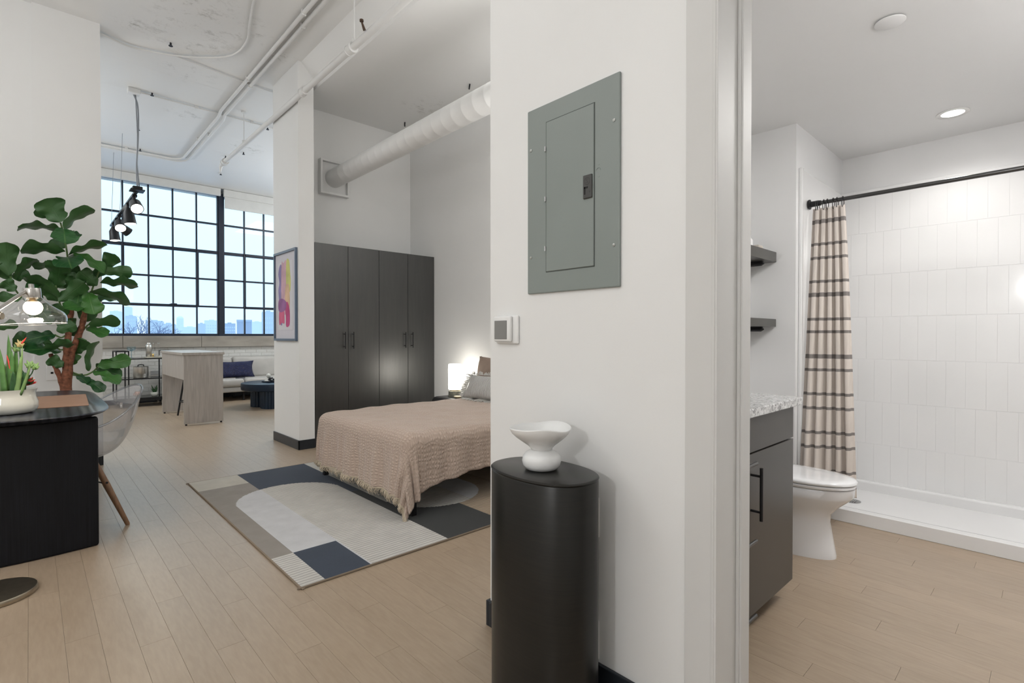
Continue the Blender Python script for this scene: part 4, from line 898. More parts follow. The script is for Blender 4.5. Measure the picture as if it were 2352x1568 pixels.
# light switch on left wall
t = thing('wall_plate', 'white wall plate with a small black socket behind the fiddle-leaf trunk', 'outlet', (.14, 6.098, .88))
MB().rbox(.105, .178, 6.092, 6.10, .81, .945, .004, 2).build('plate', wp, t)
MB().box(.134, .151, 6.089, 6.093, .868, .885).build('socket', mat('black_socket', (.01, .01, .01), .5), t)
LEAVES= [(0.194,5.68, 2.147, 0.104, 5.66, 2.321, 0.888, -0.105, 0.447, 0.215), (0.186,5.76, 2.195, 0.031, 5.77, 2.218, 0.11, -0.39, 0.914, 0.082), (0.218,5.68, 2.089, 0.413, 5.66, 2.284, 0.466, 0.797, -0.384, 0.144), (0.194,5.76, 2.094, -0.061, 5.62, 2.05, 0.394, -0.837, 0.378, 0.153), (0.215,5.68, 2.092, 0.215, 5.47, 1.948, 0.996, -0.049, 0.071, 0.185), (0.241,5.76, 2.093, 0.311, 5.66, 2.033, 0.854, 0.485, 0.189, 0.071), (0.222,5.68, 1.905, -0.05, 5.62, 1.877, 0.083, -0.704, 0.706, 0.146), (0.231,5.76, 1.963, 0.123, 5.82, 1.987, 0.143, -0.136, 0.98, 0.081), (0.241,5.68, 1.881, 0.499, 5.66, 1.99, 0.225, 0.903, -0.367, 0.146), (0.239,5.76, 1.872, 0.251, 5.42, 1.737, 0.962, -0.071, 0.263, 0.201), (0.264,5.68, 1.902, 0.473, 5.62, 1.743, 0.542, 0.713, 0.444, 0.14), (0.47,5.76, 1.762, 0.544, 5.66, 1.919, 0.897, -0.03, -0.442, 0.137), (0.455,5.68, 1.765, 0.67, 5.62, 1.763, 0.064, 0.261, -0.963, 0.116), (0.455,5.76, 1.666, 0.704, 5.62, 1.65, 0.352, 0.698, -0.624, 0.149), (0.43,5.68, 1.639, 0.31, 5.62, 1.743, 0.681, -0.108, 0.724, 0.141), (0.168,5.76, 1.602, 0.183, 5.57, 1.809, 0.995, -0.023, -0.093, 0.18), (0.154,5.68, 1.793, 0.031, 5.82, 1.763, -0.731, -0.558, 0.393, 0.098), (-0.081,5.76, 1.663, 0.046, 5.67, 1.827, 0.674, 0.728, -0.123, 0.118), (-0.117,5.68, 1.681, -0.126, 5.62, 1.933, 0.999, 0.017, 0.04, 0.143), (-0.106,5.76, 1.661, -0.188, 5.66, 1.748, 0.749, -0.039, 0.661, 0.117), (-0.08,5.68, 1.56, -0.146, 5.66, 1.633, 0.746, -0.032, 0.666, 0.11), (-0.093,5.76, 1.662, -0.001, 5.77, 1.727, 0.57, 0.075, -0.818, 0.106), (0.179,5.68, 1.525, -0.026, 5.57, 1.665, 0.603, -0.737, 0.305, 0.141), (0.176,5.76, 1.493, 0.078, 5.66, 1.614, 0.798, -0.055, 0.601, 0.137), (0.179,5.68, 1.489, 0.337, 5.57, 1.65, 0.718, 0.013, -0.696, 0.138), (0.163,5.76, 1.616, 0.309, 5.66, 1.699, 0.518, 0.047, -0.854, 0.124), (0.375,5.68, 1.58, 0.653, 5.62, 1.481, -0.009, 0.844, -0.536, 0.157), (0.265,5.76, 1.571, 0.375, 5.82, 1.608, -0.295, -0.048, 0.954, 0.098), (0.369,5.68, 1.572, 0.4, 5.57, 1.387, 0.975, -0.077, 0.209, 0.163), (0.4,5.76, 1.511, 0.569, 5.82, 1.537, -0.327, 0.605, 0.726, 0.094), (0.367,5.68, 1.3, 0.581, 5.62, 1.329, 0.236, 0.419, -0.877, 0.117), (0.358,5.76, 1.275, 0.497, 5.62, 1.208, 0.682, 0.378, 0.626, 0.108), (0.374,5.68, 1.457, 0.202, 5.52, 1.426, 0.579, -0.497, -0.646, 0.123), (0.138,5.76, 1.135, -0.1, 5.66, 1.179, 0.179, 0.007, 0.984, 0.142), (0.15,5.68, 1.214, -0.035, 5.57, 1.162, 0.372, -0.198, -0.907, 0.115), (0.192,5.76, 1.075, -0.036, 5.62, 1.083, 0.318, -0.562, -0.763, 0.139), (0.083,5.68, 1.09, 0.256, 5.57, 1.143, 0.534, 0.518, -0.668, 0.11), (0.265,5.76, 1.051, 0.356, 5.66, 1.159, 0.74, -0.051, -0.671, 0.133), (0.202,5.68, 0.946, 0.116, 5.66, 1.022, 0.661, 0.01, 0.75, 0.108), (0.261,5.76, 0.955, 0.288, 5.77, 1.051, -0.963, 0.055, 0.265, 0.089), (0.37,5.68, 0.902, 0.429, 5.62, 1.159, 0.523, 0.849, 0.078, 0.141), (0.426,5.76, 0.922, 0.522, 5.62, 0.989, 0.836, 0.386, -0.391, 0.095), (0.429,5.68, 0.944, 0.653, 5.62, 0.996, -0.21, 0.06, 0.976, 0.129), (0.426,5.76, 0.911, 0.595, 5.66, 0.854, 0.332, 0.023, 0.943, 0.115), (0.399,5.68, 0.897, 0.553, 5.52, 0.789, 0.781, 0.547, 0.302, 0.128), (0.275,5.76, 0.88, 0.352, 5.62, 0.803, 0.896, 0.428, 0.117, 0.092), (0.35,5.68, 0.821, 0.463, 5.57, 0.728, 0.761, 0.291, 0.58, 0.095), (0.277,5.76, 1.2, 0.213, 5.67, 1.345, 0.924, -0.044, 0.38, 0.14), (0.132,5.68, 1.297, 0.055, 5.77, 1.466, -0.904, 0.028, -0.427, 0.122), (-0.19,5.76, 1.259, -0.074, 5.66, 1.304, 0.417, 0.077, -0.905, 0.083), (-0.038,5.68, 1.5, -0.178, 5.67, 1.512, 0.089, -0.052, 0.995, 0.089), (0.091,5.76, 1.308, 0.224, 5.66, 1.439, 0.749, 0.152, -0.644, 0.11), (0.073,5.68, 1.615, 0.008, 5.77, 1.492, -0.89, -0.022, 0.455, 0.121), (0.273,5.76, 1.505, 0.409, 5.77, 1.341, -0.77, 0.07, -0.634, 0.135), (0.221,5.68, 1.679, 0.346, 5.67, 1.633, -0.337, 0.092, -0.937, 0.132), (0.197,5.76, 1.739, 0.314, 5.74, 1.796, 0.446, 0.068, -0.892, 0.126), (-0.017,5.68, 1.574, 0.082, 5.74, 1.674, -0.695, -0.049, 0.717, 0.106), (0.322,5.76, 1.619, 0.29, 5.66, 1.445, 0.987, -0.044, -0.156, 0.126), (0.133,5.68, 1.458, 0.249, 5.75, 1.337, -0.735, 0.048, -0.677, 0.131), (-0.019,5.76, 1.455, 0.086, 5.78, 1.334, -0.757, 0.026, -0.653, 0.122), (0.164,5.68, 1.243, 0.287, 5.67, 1.299, 0.414, -0.005, -0.91, 0.109), (0.381,5.76, 1.698, 0.501, 5.77, 1.816, -0.7, -0.015, 0.714, 0.107)]
TWIGS= [[(0.272,5.72, 1.539), (0.245,5.72, 1.685), (0.238,5.72, 1.867), (0.219,5.72, 2.029), (0.195,5.72, 2.15)], [(0.262,5.72, 1.392), (0.199,5.72, 1.444), (0.175,5.72, 1.534), (0.162,5.72, 1.624)], [(0.179,5.72, 1.382), (0.059,5.72, 1.414), (-0.023,5.72, 1.488), (-0.081,5.72, 1.573), (-0.108,5.72, 1.675)], [(0.327,5.72, 1.394), (0.377,5.72, 1.526), (0.41,5.72, 1.652), (0.452,5.72, 1.784)], [(0.309,5.72, 1.189), (0.338,5.72, 1.256), (0.37,5.72, 1.301)], [(0.231,5.72, 0.914), (0.33,5.72, 0.865), (0.402,5.72, 0.898), (0.441,5.72, 0.95)], [(0.223,5.72, 0.877), (0.287,5.72, 0.867), (0.352,5.72, 0.818)], [(0.219,5.72, 1.097), (0.185,5.72, 1.087), (0.142,5.72, 1.135)], [(0.219,5.72, 1.207), (0.192,5.72, 1.189), (0.151,5.72, 1.214)], [(0.223,5.72, 0.932), (0.204,5.72, 0.944)], [(0.297,5.72, 1.115), (0.269,5.72, 1.075)]]
TRUNKS= [[(0.272,5.72, 1.606, 0.0147), (0.263,5.72, 1.465, 0.0184), (0.248,5.72, 1.318, 0.0221), (0.23,5.72, 1.097, 0.0258), (0.223,5.72, 0.914, 0.0276), (0.222,5.72, 0.731, 0.035), (0.222,5.72, 0.327, 0.0369)], [(0.354,5.72, 1.462, 0.0184), (0.333,5.72, 1.319, 0.0221), (0.312,5.72, 1.226, 0.0221), (0.269,5.72, 1.097, 0.024), (0.245,5.72, 0.95, 0.024), (0.233,5.72, 0.73, 0.0258)], [(0.126,5.72, 1.056, 0.0147), (0.152,5.72, 0.954, 0.0166), (0.184,5.72, 0.85, 0.0184), (0.205,5.72, 0.732, 0.0203)]]
# ------------------------------------------------------------------ bathroom
vanm = mat('dark_bronze_laminate', (.052, .047, .041), .34, var=.06, scale=2, spec=.6)
M = Mt('speckled_grey_granite'); v = M.coord('Object'); vo = M.n('TexNoise', Scale=55.0, Detail=6.0, Distortion=1.2); M.l(v, vo.inputs['Vector']); v2 = M.n('TexVoronoi', Scale=110.0); M.l(v, v2.inputs['Vector'])
c1 = M.ramp(vo.outputs[0], [(.35, (.10, .10, .10, 1)), (.48, (.45, .45, .44, 1)), (.6, (.66, .66, .65, 1))]); M.l(M.mix(.25, c1, v2.outputs['Color']), M.p.inputs['Base Color'])
hs = M.n('HueSaturation'); hs.inputs['Saturation'].default_value = .0; M.l(M.mix(.22, c1, v2.outputs['Color']), hs.inputs['Color']); M.l(hs.outputs[0], M.p.inputs['Base Color']); M.p.inputs['Roughness'].default_value = .15; granm = M.m
t = thing('vanity_cabinet', 'dark bronze vanity cabinet with a door and drawers on black bar handles', 'cabinet', (2.08, 1.14, 0))
MB().box(1.62, 2.532, .846, 1.45, .09, .884).build('body', vanm, t, bevel=.001)
MB().box(1.62, 2.50, .92, 1.45, 0, .09).build('toe_kick', vanm, t)
MB().box(2.475, 2.505, .905, .935, 0, .09).build('leveling_leg', blackpl, t)
d = MB().box(1.993, 2.534, .826, .844, .092, .735).build('door', vanm, t, bevel=.001)
MB().tube([(2.066, .786, .482), (2.066, .786, .688)], .0065, 12).cyl((2.066, .826, .515), (2.066, .786, .515), .005, n=10).cyl((2.066, .826, .655), (2.066, .786, .655), .005, n=10).build('handle', blackpl, d, smooth=True, ang=50)
MB().box(1.993, 2.534, .826, .844, .742, .882).build('false_front', vanm, t, bevel=.001)
for z0, z1, hz in ((.092, .232, .132), (.238, .585, .418), (.591, .882, .715)):
    d = MB().box(1.622, 1.988, .826, .844, z0, z1).build('drawer', vanm, t, bevel=.001)
    MB().tube([(1.70, .786, hz), (2.022, .786, hz)], .0065, 12).cyl((1.75, .826, hz), (1.75, .786, hz), .005, n=8).cyl((1.965, .826, hz), (1.965, .786, hz), .005, n=8).build('handle', mat('gunmetal_handle', (.14, .14, .14), .3, .9), d, smooth=True, ang=50)
MB().rbox(1.60, 2.590, .804, 1.45, .886, .921, .004, 2).build('countertop', granm, t)
MB().box(1.60, 2.05, 1.432, 1.45, .921, 1.0).build('backsplash', granm, t)
# sink rim and faucet (mostly hidden behind the jamb)
MB().lathe([(.20, 0), (.205, .004), (.195, .006), (.18, -.002), (.05, -.003)], (2.05, 1.10, .922), 32, sx=1.15, sy=.85, cap=False).build('sink_basin', cer, t, smooth=True)
# toilet
por = mat('glossy_porcelain', (.80, .80, .81), .08, var=.005, coat=.5)
t = thing('toilet', 'white elongated toilet with closed lid between vanity and shower', 'toilet', (3.17, 1.05, 0))
TX = 3.165
def egg(z, yf, yb, hw, n_=48, pw=2.3):
    yc = yf+(yb-yf)*.56; o_ = []
    for k in range(n_):
        q = 2*pi*k/n_; c_, s_ = cos(q), sin(q)
        y = yc+(yb-yc)*abs(s_)**(2/pw) if s_ > 0 else yc-(yc-yf)*abs(s_)**(2/2.05)
        o_.append((TX+hw*abs(c_)**(2/2.2)*(1 if c_ > 0 else -1), y, z))
    return o_
MB().loft([egg(0, .815, 1.35, .118), egg(.015, .815, 1.35, .118), egg(.05, .822, 1.34, .116), egg(.12, .833, 1.33, .111), egg(.19, .845, 1.32, .108), egg(.235, .840, 1.31, .115), egg(.28, .800, 1.30, .148), egg(.315, .762, 1.30, .168), egg(.335, .742, 1.30, .178), egg(.345, .736, 1.30, .182), egg(.388, .732, 1.30, .184), egg(.392, .74, 1.29, .178)]).build('bowl', por, t, smooth=True, ang=60)
MB().loft([egg(.394, .732, 1.24, .180), egg(.398, .727, 1.24, .184), egg(.408, .727, 1.24, .184), egg(.411, .732, 1.24, .180)]).build('seat', por, t, smooth=True, ang=50)
MB().loft([egg(.414, .730, 1.24, .180), egg(.418, .722, 1.24, .185), egg(.428, .722, 1.24, .185), egg(.434, .732, 1.23, .178), egg(.439, .78, 1.20, .145), egg(.441, .86, 1.12, .08)]).build('lid', por, t, smooth=True, ang=60)
MB().rbox(TX-.215, TX+.215, 1.255, 1.435, .38, .74, .03, 4).build('tank', por, t, smooth=True, ang=60)
MB().rbox(TX-.225, TX+.225, 1.245, 1.44, .742, .775, .012, 3).build('tank_lid', por, t, smooth=True, ang=60)
MB().lathe([(0, 0), (.012, 0), (.012, .02), (0, .024)], (TX+.112, .96, .005), 12).build('bolt_cap', por, t, smooth=True)
# shelves
shm = mat('dark_grey_shelf', (.075, .073, .068), .3, var=.05)
for z0, z1, lb in ((1.682, 1.747, 'upper dark floating shelf over the toilet holding a small bottle'), (1.262, 1.312, 'lower dark floating shelf over the toilet with nothing visible on it')):
    t = thing('floating_shelf', lb, 'shelf', (3.2, 1.36, z0), group='floating bathroom shelves')
    MB().box(2.75, 3.551, 1.265, 1.45, z0, z1).build('board', shm, t, bevel=.001)
    MB().tube([(3.42, 1.45, z0-.018), (3.42, 1.31, z0-.018), (3.42, 1.30, z0-.010)], .014, 10).box(3.41, 3.43, 1.30, 1.45, z0-.010, z0).build('bracket', blackpl, t)
t = thing('reed_bottle', 'small white bottle with a wooden cap on the upper bathroom shelf', 'bottle', (3.22, 1.33, 1.747))
MB().lathe([(0, 0), (.025, 0), (.027, .01), (.027, .05), (.012, .07), (.011, .085)], (3.265, 1.33, 1.747), 20, cap=False).build('body', wp, t, smooth=True)
MB().lathe([(0, .083), (.016, .083), (.016, .11), (0, .112)], (3.265, 1.33, 1.747), 16).build('cap', woodleg, t, smooth=True, ang=40)
single('folded_cloth', MB().rbox(3.29, 3.36, 1.275, 1.36, 1.7475, 1.768, .006), mat('beige_cloth', (.50, .46, .41), .9, bump=.3), 'small folded beige cloth on the upper bathroom shelf', 'cloth', (3.33, 1.32, 1.748), smooth=True)
# shower surround, tiles
acm = mat('white_shower_acrylic', (.80, .80, .80), .10, var=.005, coat=.4)
jm = mat('white_grout_recess', (.78, .78, .78), .5, var=.005)
t = thing('shower_surround', 'glossy white shower wall panels with an upright tile pattern', 'shower wall', (4.5, .4, .1))
MB().box(4.546, 4.56, -.42, 1.15, .10, 2.27).build('back_panel', jm, t)
MB().box(3.62, 4.556, 1.136, 1.15, .10, 2.27).rbox(3.60, 3.63, 1.128, 1.15, .0, 2.28, .006, 2).build('side_panel', acm, t, bevel=.002)
MB().box(3.62, 4.556, -.42, -.406, .10, 2.27).build('side_panel', acm, t)
MB().rbox(4.532, 4.56, -.42, 1.15, 2.262, 2.285, .004, 2).build('top_trim', acm, t)
tw = .1015
zr = [.125, .405, .717, 1.03, 1.342, 1.654, 1.965]; zr2 = zr+[2.262]
tile = None
for r in range(7):
    off = 0 if r % 2 == 0 else tw/2
    h_ = zr2[r+1]-zr2[r]
    proto = MB().rbox(-.0024, 0, -tw/2+.0003, tw/2-.0003, .0014, h_-.0014, .0006, 1).build('tile', acm, t, world=False)
    y = 1.135-tw/2-off; q = 0
    while y-tw/2 > -.42:
        tgt = Vector((4.5468, y, zr2[r]))-Vector((4.5, .4, .1))
        if q == 0: proto.location = tgt
        else: copyobj(proto, t, tgt, name='tile')
        y -= tw; q += 1
t = thing('shower_pan', 'low white shower base with curb and chrome drain', 'shower pan', (4.2, .4, 0))
b = MB().box(3.90, 4.556, -.42, 1.14, 0, .045).box(3.83, 3.90, -.42, 1.14, 0, .082).rbox(4.50, 4.558, -.42, 1.14, .04, .128, .012, 2)
b.add([(3.90, -.42, .082), (3.90, 1.14, .082), (3.98, 1.14, .050), (3.98, -.42, .050), (4.50, -.42, .060), (4.50, 1.14, .060)], [(0, 1, 2, 3), (3, 2, 5, 4)])
b.build('pan', acm, t, bevel=.003)
b = MB().lathe([(0, 0), (.05, 0), (.054, .003), (0, .006)], (4.17, .98, .052), 28); 
for k in range(5): b.box(4.14, 4.20, .955+k*.012, .959+k*.012, .057, .0595)
b.build('drain', mat('chrome_drain', (.4, .4, .4), .25, 1), t, smooth=True, ang=40)
# rod + curtain
t = thing('curtain_rod', 'dark metal shower curtain rod with round wall flange', 'curtain rod', (3.735, .4, 2.062))
MB().tube([(3.735, 1.128, 2.062), (3.735, .1, 2.066), (3.735, -.42, 2.066)], .0125, 20).build('rod', mat('gunmetal', (.10, .10, .10), .25, .9), t, smooth=True, ang=60)
MB().tube([(3.735, 1.129, 2.062), (3.735, 1.122, 2.062), (3.735, 1.118, 2.062), (3.735, 1.06, 2.062)], [.032, .032, .019, .017], 24).build('flange', blackpl, t, smooth=True, ang=40)
t = thing('shower_curtain', 'beige shower curtain with paired grey stripes gathered at the rod end', 'curtain', (3.72, 1.0, 2.03))
CM = [mat('beige_curtain_cotton', (.66, .60, .55), .9, var=.06, scale=5, stretch=(1, 30, 1), bump=.1, bscale=200), mat('grey_woven_stripe', (.22, .20, .19), .9, var=.08)]
zt, zb = 2.025, .20
NZ, NP = 204, 130
lines = [1.94]+[1.79-.2395*k for k in range(7)]+[1.705-.2395*k for k in range(7)]
def cur(u, v):
    z = zt+(zb-zt)*v
    y0 = 1.105+.022*v; y1 = .925-.075*v**.8    # left / right edge
    y = y0+(y1-y0)*u
    am = .010+.014*v
    x = 3.735-.03*v-.15*v*(1-u)+am*sin(u*2*pi*5.2+.6*v)+.012*v*sin(u*9+3)
    y += .006*sin(u*2*pi*5.2*2+v)*(1-.4*v)
    return (x, y, z+ .006*sin(u*2*pi*5.2)*(1-v)*(v < .03))
b = MB(); vs = [cur(i/NP, j/NZ) for j in range(NZ+1) for i in range(NP+1)]; b.v = vs
for j in range(NZ):
    z = zt+(zb-zt)*(j+.5)/NZ; mi = 1 if any(abs(z-l) < .0100 for l in lines) else 0
    for i in range(NP): b.f.append((j*(NP+1)+i, j*(NP+1)+i+1, (j+1)*(NP+1)+i+1, (j+1)*(NP+1)+i)); b.m.append(mi)
b.build('fabric', CM, t, smooth=True, solid=.0015)
for k in range(7):
    u = (k+.5)/7; p = cur(u, 0); y = p[1]
    MB().tube([(3.735+.024*cos(q)+(p[0]-3.735)*.5*(1-sin(q))/2, y+.004*k % .01, 2.046+.034*sin(q)) for q in [2*pi*j/20 for j in range(20)]], .0022, 6, closed=True).build('ring', blackpl, t)
# ceiling fixtures
t = thing('recessed_light', 'round glowing recessed ceiling light above the shower', 'ceiling light', (4.08, .45, 2.55))
MB().lathe([(.055, 0), (.078, 0), (.08, -.004), (.078, -.006), (.056, -.004)], (4.08, .45, 2.55), 40, cap=False).build('trim_ring', wp, t, smooth=True)
MB().lathe([(0, -.003), (.056, -.003)], (4.08, .45, 2.55), 32, cap=False).build('lens', emis('downlight_glow', (1, .97, .93, 1), 9), t)
l = bpy.data.lights.new('downlight', 'SPOT'); l.energy = 24; l.color = (1, .97, .93); l.spot_size = radians(150); l.spot_blend = .8; l.shadow_soft_size = .05
o = bpy.data.objects.new('downlight', l); COL.objects.link(o); o.location = (4.08, .45, 2.53)
single('ceiling_cover_plate', MB().lathe([(0, -.012), (.050, -.012), (.056, -.008), (.056, -.006), (.030, -.004), (.030, 0)], (2.696, .506, 2.55), 40), bathpaint, 'flat white round cover plate on the bathroom ceiling', 'cover plate', (2.696, .506, 2.55), smooth=True, ang=40)
# ------------------------------------------------------------------ fiddle-leaf fig
gl = Mt('fig_leaf'); v = gl.coord('UV'); sxy = gl.n('SeparateXYZ'); gl.l(v, sxy.inputs[0])
ab = gl.n('Math', _operation='ABSOLUTE'); gl.l(sxy.outputs['Y'], ab.inputs[0])
sb_ = gl.n('Math', _operation='MULTIPLY_ADD'); sb_.inputs[1].default_value = -.35; gl.l(ab.outputs[0], sb_.inputs[0]); gl.l(sxy.outputs['X'], sb_.inputs[2])
mlt = gl.n('Math', _operation='MULTIPLY'); mlt.inputs[1].default_value = 44; gl.l(sb_.outputs[0], mlt.inputs[0])
sn = gl.n('Math', _operation='SINE'); gl.l(mlt.outputs[0], sn.inputs[0])
vein = gl.ramp(sn.outputs[0], [(.90, (0, 0, 0, 1)), (1.0, (.5, .5, .5, 1))]); mid = gl.ramp(ab.outputs[0], [(.03, (1, 1, 1, 1)), (.07, (0, 0, 0, 1))])
vm = gl.n('Math', _operation='MAXIMUM'); gl.l(vein, vm.inputs[0]); gl.l(mid, vm.inputs[1])
oi = gl.n('ObjectInfo'); base = gl.ramp(oi.outputs['Random'], [(0, (.008, .055, .014, 1)), (.5, (.018, .095, .020, 1)), (1, (.050, .16, .028, 1))])
vf = gl.n('Math', _operation='MULTIPLY'); vf.inputs[1].default_value = .45; gl.l(vm.outputs[0], vf.inputs[0])
front = gl.mix(vf.outputs[0], base, (.11, .22, .06, 1))
gn = gl.n('NewGeometry'); gl.l(gl.mix(gn.outputs['Backfacing'], front, (.040, .115, .032, 1)), gl.p.inputs['Base Color'])
gl.p.inputs['Roughness'].default_value = .38; gl.p.inputs['Specular IOR Level'].default_value = .45; gl.bump(vm.outputs[0], .3, .004)
bark = mat('reddish_brown_bark', (.20, .075, .04), .8, var=.5, scale=40, bump=.8, bscale=60)
twm = mat('green_twig', (.10, .17, .05), .6, var=.2)
t = thing('fiddle_leaf_fig', 'large faux fiddle-leaf fig tree standing behind the desk', 'plant', (.23, 5.72, 0))
MB().lathe([(0, 0), (.15, 0), (.17, .02), (.19, .28), (.2, .3), (.185, .3), (.175, .27), (0, .27)], (.23, 5.72, 0), 32).build('pot', mat('charcoal_pot', (.05, .05, .05), .6), t, smooth=True, ang=50)
for p in TRUNKS:
    pts = arc([q[:3] for q in p], 16); rs = []
    n_ = len(p)
    for k in range(len(pts)):
        f_ = k/(len(pts)-1)*(n_-1); i_ = min(int(f_), n_-2); rs.append((p[i_][3]*(1-(f_-i_))+p[i_+1][3]*(f_-i_))*(1+.12*sin(k*2.3)))
    MB().tube(pts, rs, 12).build('trunk', bark, t, smooth=True)
for p in TWIGS: MB().tube(arc(p, 12), .0065, 8).build('twig', twm, t, smooth=True)
prof = [(0, .10), (.06, .36), (.15, .62), (.27, .72), (.38, .60), (.50, .74), (.66, .97), (.78, 1.0), (.88, .88), (.95, .62), (1.0, .08)]
def pw_(x):
    for (a, b_), (c, d) in zip(prof, prof[1:]):
        if x <= c: 
            u = (x-a)/(c-a); return b_+(d-b_)*u
    return 0
for k, L_ in enumerate(LEAVES):
    B, T, s_, w_ = Vector(L_[0:3]), Vector(L_[3:6]), Vector(L_[6:9]).normalized(), L_[9]
    a = T-B; ln = a.length; nrm = a.normalized().cross(s_).normalized()
    if nrm.z < 0: nrm = -nrm
    rnd = random.Random(k); cv = rnd.uniform(.04, .14); fd = rnd.uniform(.10, .30); wb = rnd.uniform(.05, .11); ph = rnd.uniform(0, 6)
    b = MB(); b.uv = []; vs = []; NL, NW = 18, 10
    for i in range(NL+1):
        x = i/NL
        for j in range(NW+1):
            y = 2*j/NW-1
            hw = w_/2*pw_(x)*(1+.05*sin(x*13+ph+(2 if y > 0 else 0)))
            p = B+a*(x)+s_*(hw*y)+nrm*(ln*cv*sin(pi*x)+abs(y)**1.3*hw*fd+wb*w_*abs(y)**2*sin(x*15+ph+(1.5 if y > 0 else 0)))
            vs.append(p[:]); b.uv.append((x, y))
    b.add(vs, [(i*(NW+1)+j, i*(NW+1)+j+1, (i+1)*(NW+1)+j+1, (i+1)*(NW+1)+j) for i in range(NL) for j in range(NW)])
    o = b.build('leaf', gl.m, t, smooth=True)
    # keep the upper side as the front face
    if o.data.polygons[60].normal.dot(nrm) < 0: o.data.flip_normals()
# ------------------------------------------------------------------ outside
hz = [mat('hazy_far_block', (.74, .83, .94), .9, var=.03, scale=.02), mat('hazy_mid_block', (.58, .67, .82), .9, var=.04, scale=.02), mat('hazy_near_block', (.46, .55, .72), .9, var=.05, scale=.05)]  # distance haze mixed into the base colours, palest for the farthest blocks
struct('ground', MB().box(-2500, 3500, 12.5, 3500, -15.5, -15), mat('hazy_ground', (.52, .60, .76), .95, var=.2, scale=.03))  # ground colour carries the same painted-in haze
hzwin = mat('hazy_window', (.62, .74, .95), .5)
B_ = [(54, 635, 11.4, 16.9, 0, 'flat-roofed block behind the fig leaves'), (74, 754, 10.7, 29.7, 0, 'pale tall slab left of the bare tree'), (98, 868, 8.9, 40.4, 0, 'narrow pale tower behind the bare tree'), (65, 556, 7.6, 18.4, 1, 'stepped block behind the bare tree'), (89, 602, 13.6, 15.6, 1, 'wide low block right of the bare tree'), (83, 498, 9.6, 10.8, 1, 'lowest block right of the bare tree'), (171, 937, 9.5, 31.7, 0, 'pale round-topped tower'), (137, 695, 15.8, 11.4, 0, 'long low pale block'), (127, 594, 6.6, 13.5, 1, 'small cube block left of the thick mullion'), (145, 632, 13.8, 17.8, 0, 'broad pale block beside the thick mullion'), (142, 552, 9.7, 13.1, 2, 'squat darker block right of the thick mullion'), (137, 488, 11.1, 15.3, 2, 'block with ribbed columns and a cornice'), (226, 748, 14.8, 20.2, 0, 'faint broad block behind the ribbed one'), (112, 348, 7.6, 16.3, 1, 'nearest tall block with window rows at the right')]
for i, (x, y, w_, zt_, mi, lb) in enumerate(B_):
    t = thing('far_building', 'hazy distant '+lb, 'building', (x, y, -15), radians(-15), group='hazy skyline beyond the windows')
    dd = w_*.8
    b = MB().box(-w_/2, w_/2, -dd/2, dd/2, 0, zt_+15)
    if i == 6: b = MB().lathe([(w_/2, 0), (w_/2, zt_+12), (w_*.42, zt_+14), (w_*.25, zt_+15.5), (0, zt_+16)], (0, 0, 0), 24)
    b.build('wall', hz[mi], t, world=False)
    r = MB()
    if i == 11:
        r.box(-w_/2-.4, w_/2+.4, -dd/2-.4, dd/2+.4, zt_+13.4, zt_+15.2)
        for k in range(8): r.box(-w_/2+w_*k/7-.25, -w_/2+w_*k/7+.25, -dd/2-.35, -dd/2+.1, 10, zt_+13.4)
    elif i != 6: r.box(-w_*.2, w_*.15, -dd*.2, dd*.2, zt_+15, zt_+16.4).box(-w_/2, w_/2, -dd/2-.1, -dd/2+.3, zt_+15, zt_+15.5)
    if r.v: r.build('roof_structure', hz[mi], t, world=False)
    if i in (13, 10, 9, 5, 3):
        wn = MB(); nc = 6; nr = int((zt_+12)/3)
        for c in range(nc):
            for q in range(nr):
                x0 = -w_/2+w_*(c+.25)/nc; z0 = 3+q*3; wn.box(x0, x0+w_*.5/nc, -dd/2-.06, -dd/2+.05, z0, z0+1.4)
        tag(wn.build('windows', hzwin, t, world=False), kind='stuff')
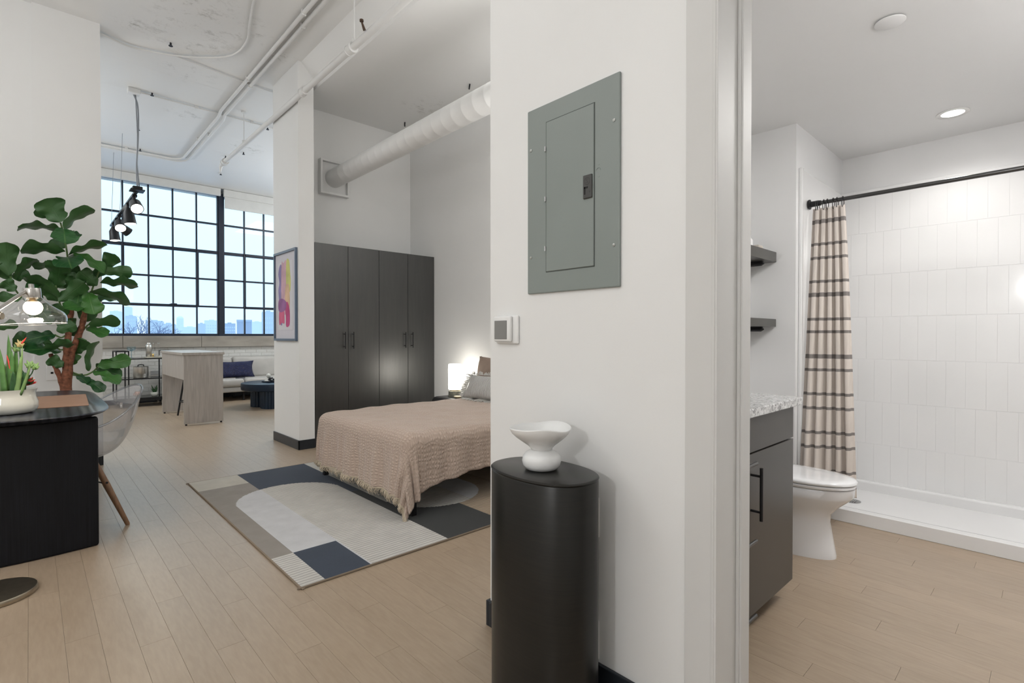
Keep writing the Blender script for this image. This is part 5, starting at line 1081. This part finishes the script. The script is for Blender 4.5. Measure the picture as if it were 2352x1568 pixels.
# low roofs band
rnd = random.Random(3)
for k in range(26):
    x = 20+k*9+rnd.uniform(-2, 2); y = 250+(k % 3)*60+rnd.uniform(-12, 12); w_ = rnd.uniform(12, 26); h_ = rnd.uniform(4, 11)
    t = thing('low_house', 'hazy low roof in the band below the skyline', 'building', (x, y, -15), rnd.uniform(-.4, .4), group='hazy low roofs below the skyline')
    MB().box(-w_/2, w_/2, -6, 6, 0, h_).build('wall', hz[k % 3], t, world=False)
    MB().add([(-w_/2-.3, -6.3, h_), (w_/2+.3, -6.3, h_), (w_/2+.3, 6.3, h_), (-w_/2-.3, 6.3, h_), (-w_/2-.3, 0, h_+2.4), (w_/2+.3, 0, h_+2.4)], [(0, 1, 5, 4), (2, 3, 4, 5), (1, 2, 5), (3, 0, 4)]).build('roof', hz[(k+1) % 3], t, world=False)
for k in range(14):
    x = 10+k*11+rnd.uniform(-3, 3); y = 170+rnd.uniform(-50, 70); z = rnd.uniform(6, 10.5)
    t = thing('far_tree', 'hazy rounded treetop among the low roofs', 'tree', (x, y, -15), group='hazy treetops among the low roofs')
    b = MB()
    for q in range(7):
        ax_, ay_, az_, r_ = rnd.uniform(-3, 3), rnd.uniform(-2, 2), z+rnd.uniform(-2, 2), rnd.uniform(1.6, 2.8)
        b.lathe([(0, -r_)]+[(r_*sin(a_)*(1+.1*sin(5*a_)), -r_*cos(a_)) for a_ in (.5, 1., 1.5, 2., 2.6)]+[(0, r_)], (ax_, ay_, az_), 9)
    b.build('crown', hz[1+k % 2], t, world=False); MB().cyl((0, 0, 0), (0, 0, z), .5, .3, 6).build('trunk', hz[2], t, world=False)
t = thing('bare_tree', 'leafless branching tree just outside the left window', 'tree', (5.2, 40, -15))
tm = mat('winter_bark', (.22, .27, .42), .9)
rnd = random.Random(11)
segs = []
def grow(p, d, L_, r_, dep):
    q = p+d*L_; segs.append((p, (p+q)/2+Vector((rnd.uniform(-.06, .06)*L_, 0, rnd.uniform(0, .08)*L_)), q, r_, r_*.7))
    if dep == 0: return
    for k in range(3 if dep > 2 else 2):
        nd = (d+Vector((rnd.uniform(-.85, .85), rnd.uniform(-.6, .6), rnd.uniform(-.35, .4)))).normalized(); grow(q, nd, L_*rnd.uniform(.62, .8), r_*.62, dep-1)
base_ = Vector((5.2, 40, -.8))
MB().tube([(5.2, 40, -15), (5.25, 40, -8), (5.2, 40, -.8)], [.32, .24, .18], 10).build('trunk', tm, t, smooth=True)
for dx in (-.9, -.35, .3, .8): grow(base_, Vector((dx, rnd.uniform(-.2, .2), .75)).normalized(), 1.05, .09, 5)
b = MB()
for a, m_, c, r0, r1 in segs: b.tube([a, m_, c], [r0, (r0+r1)/2, r1], 5, False)
tag(b.build('branches', tm, t), kind='stuff')
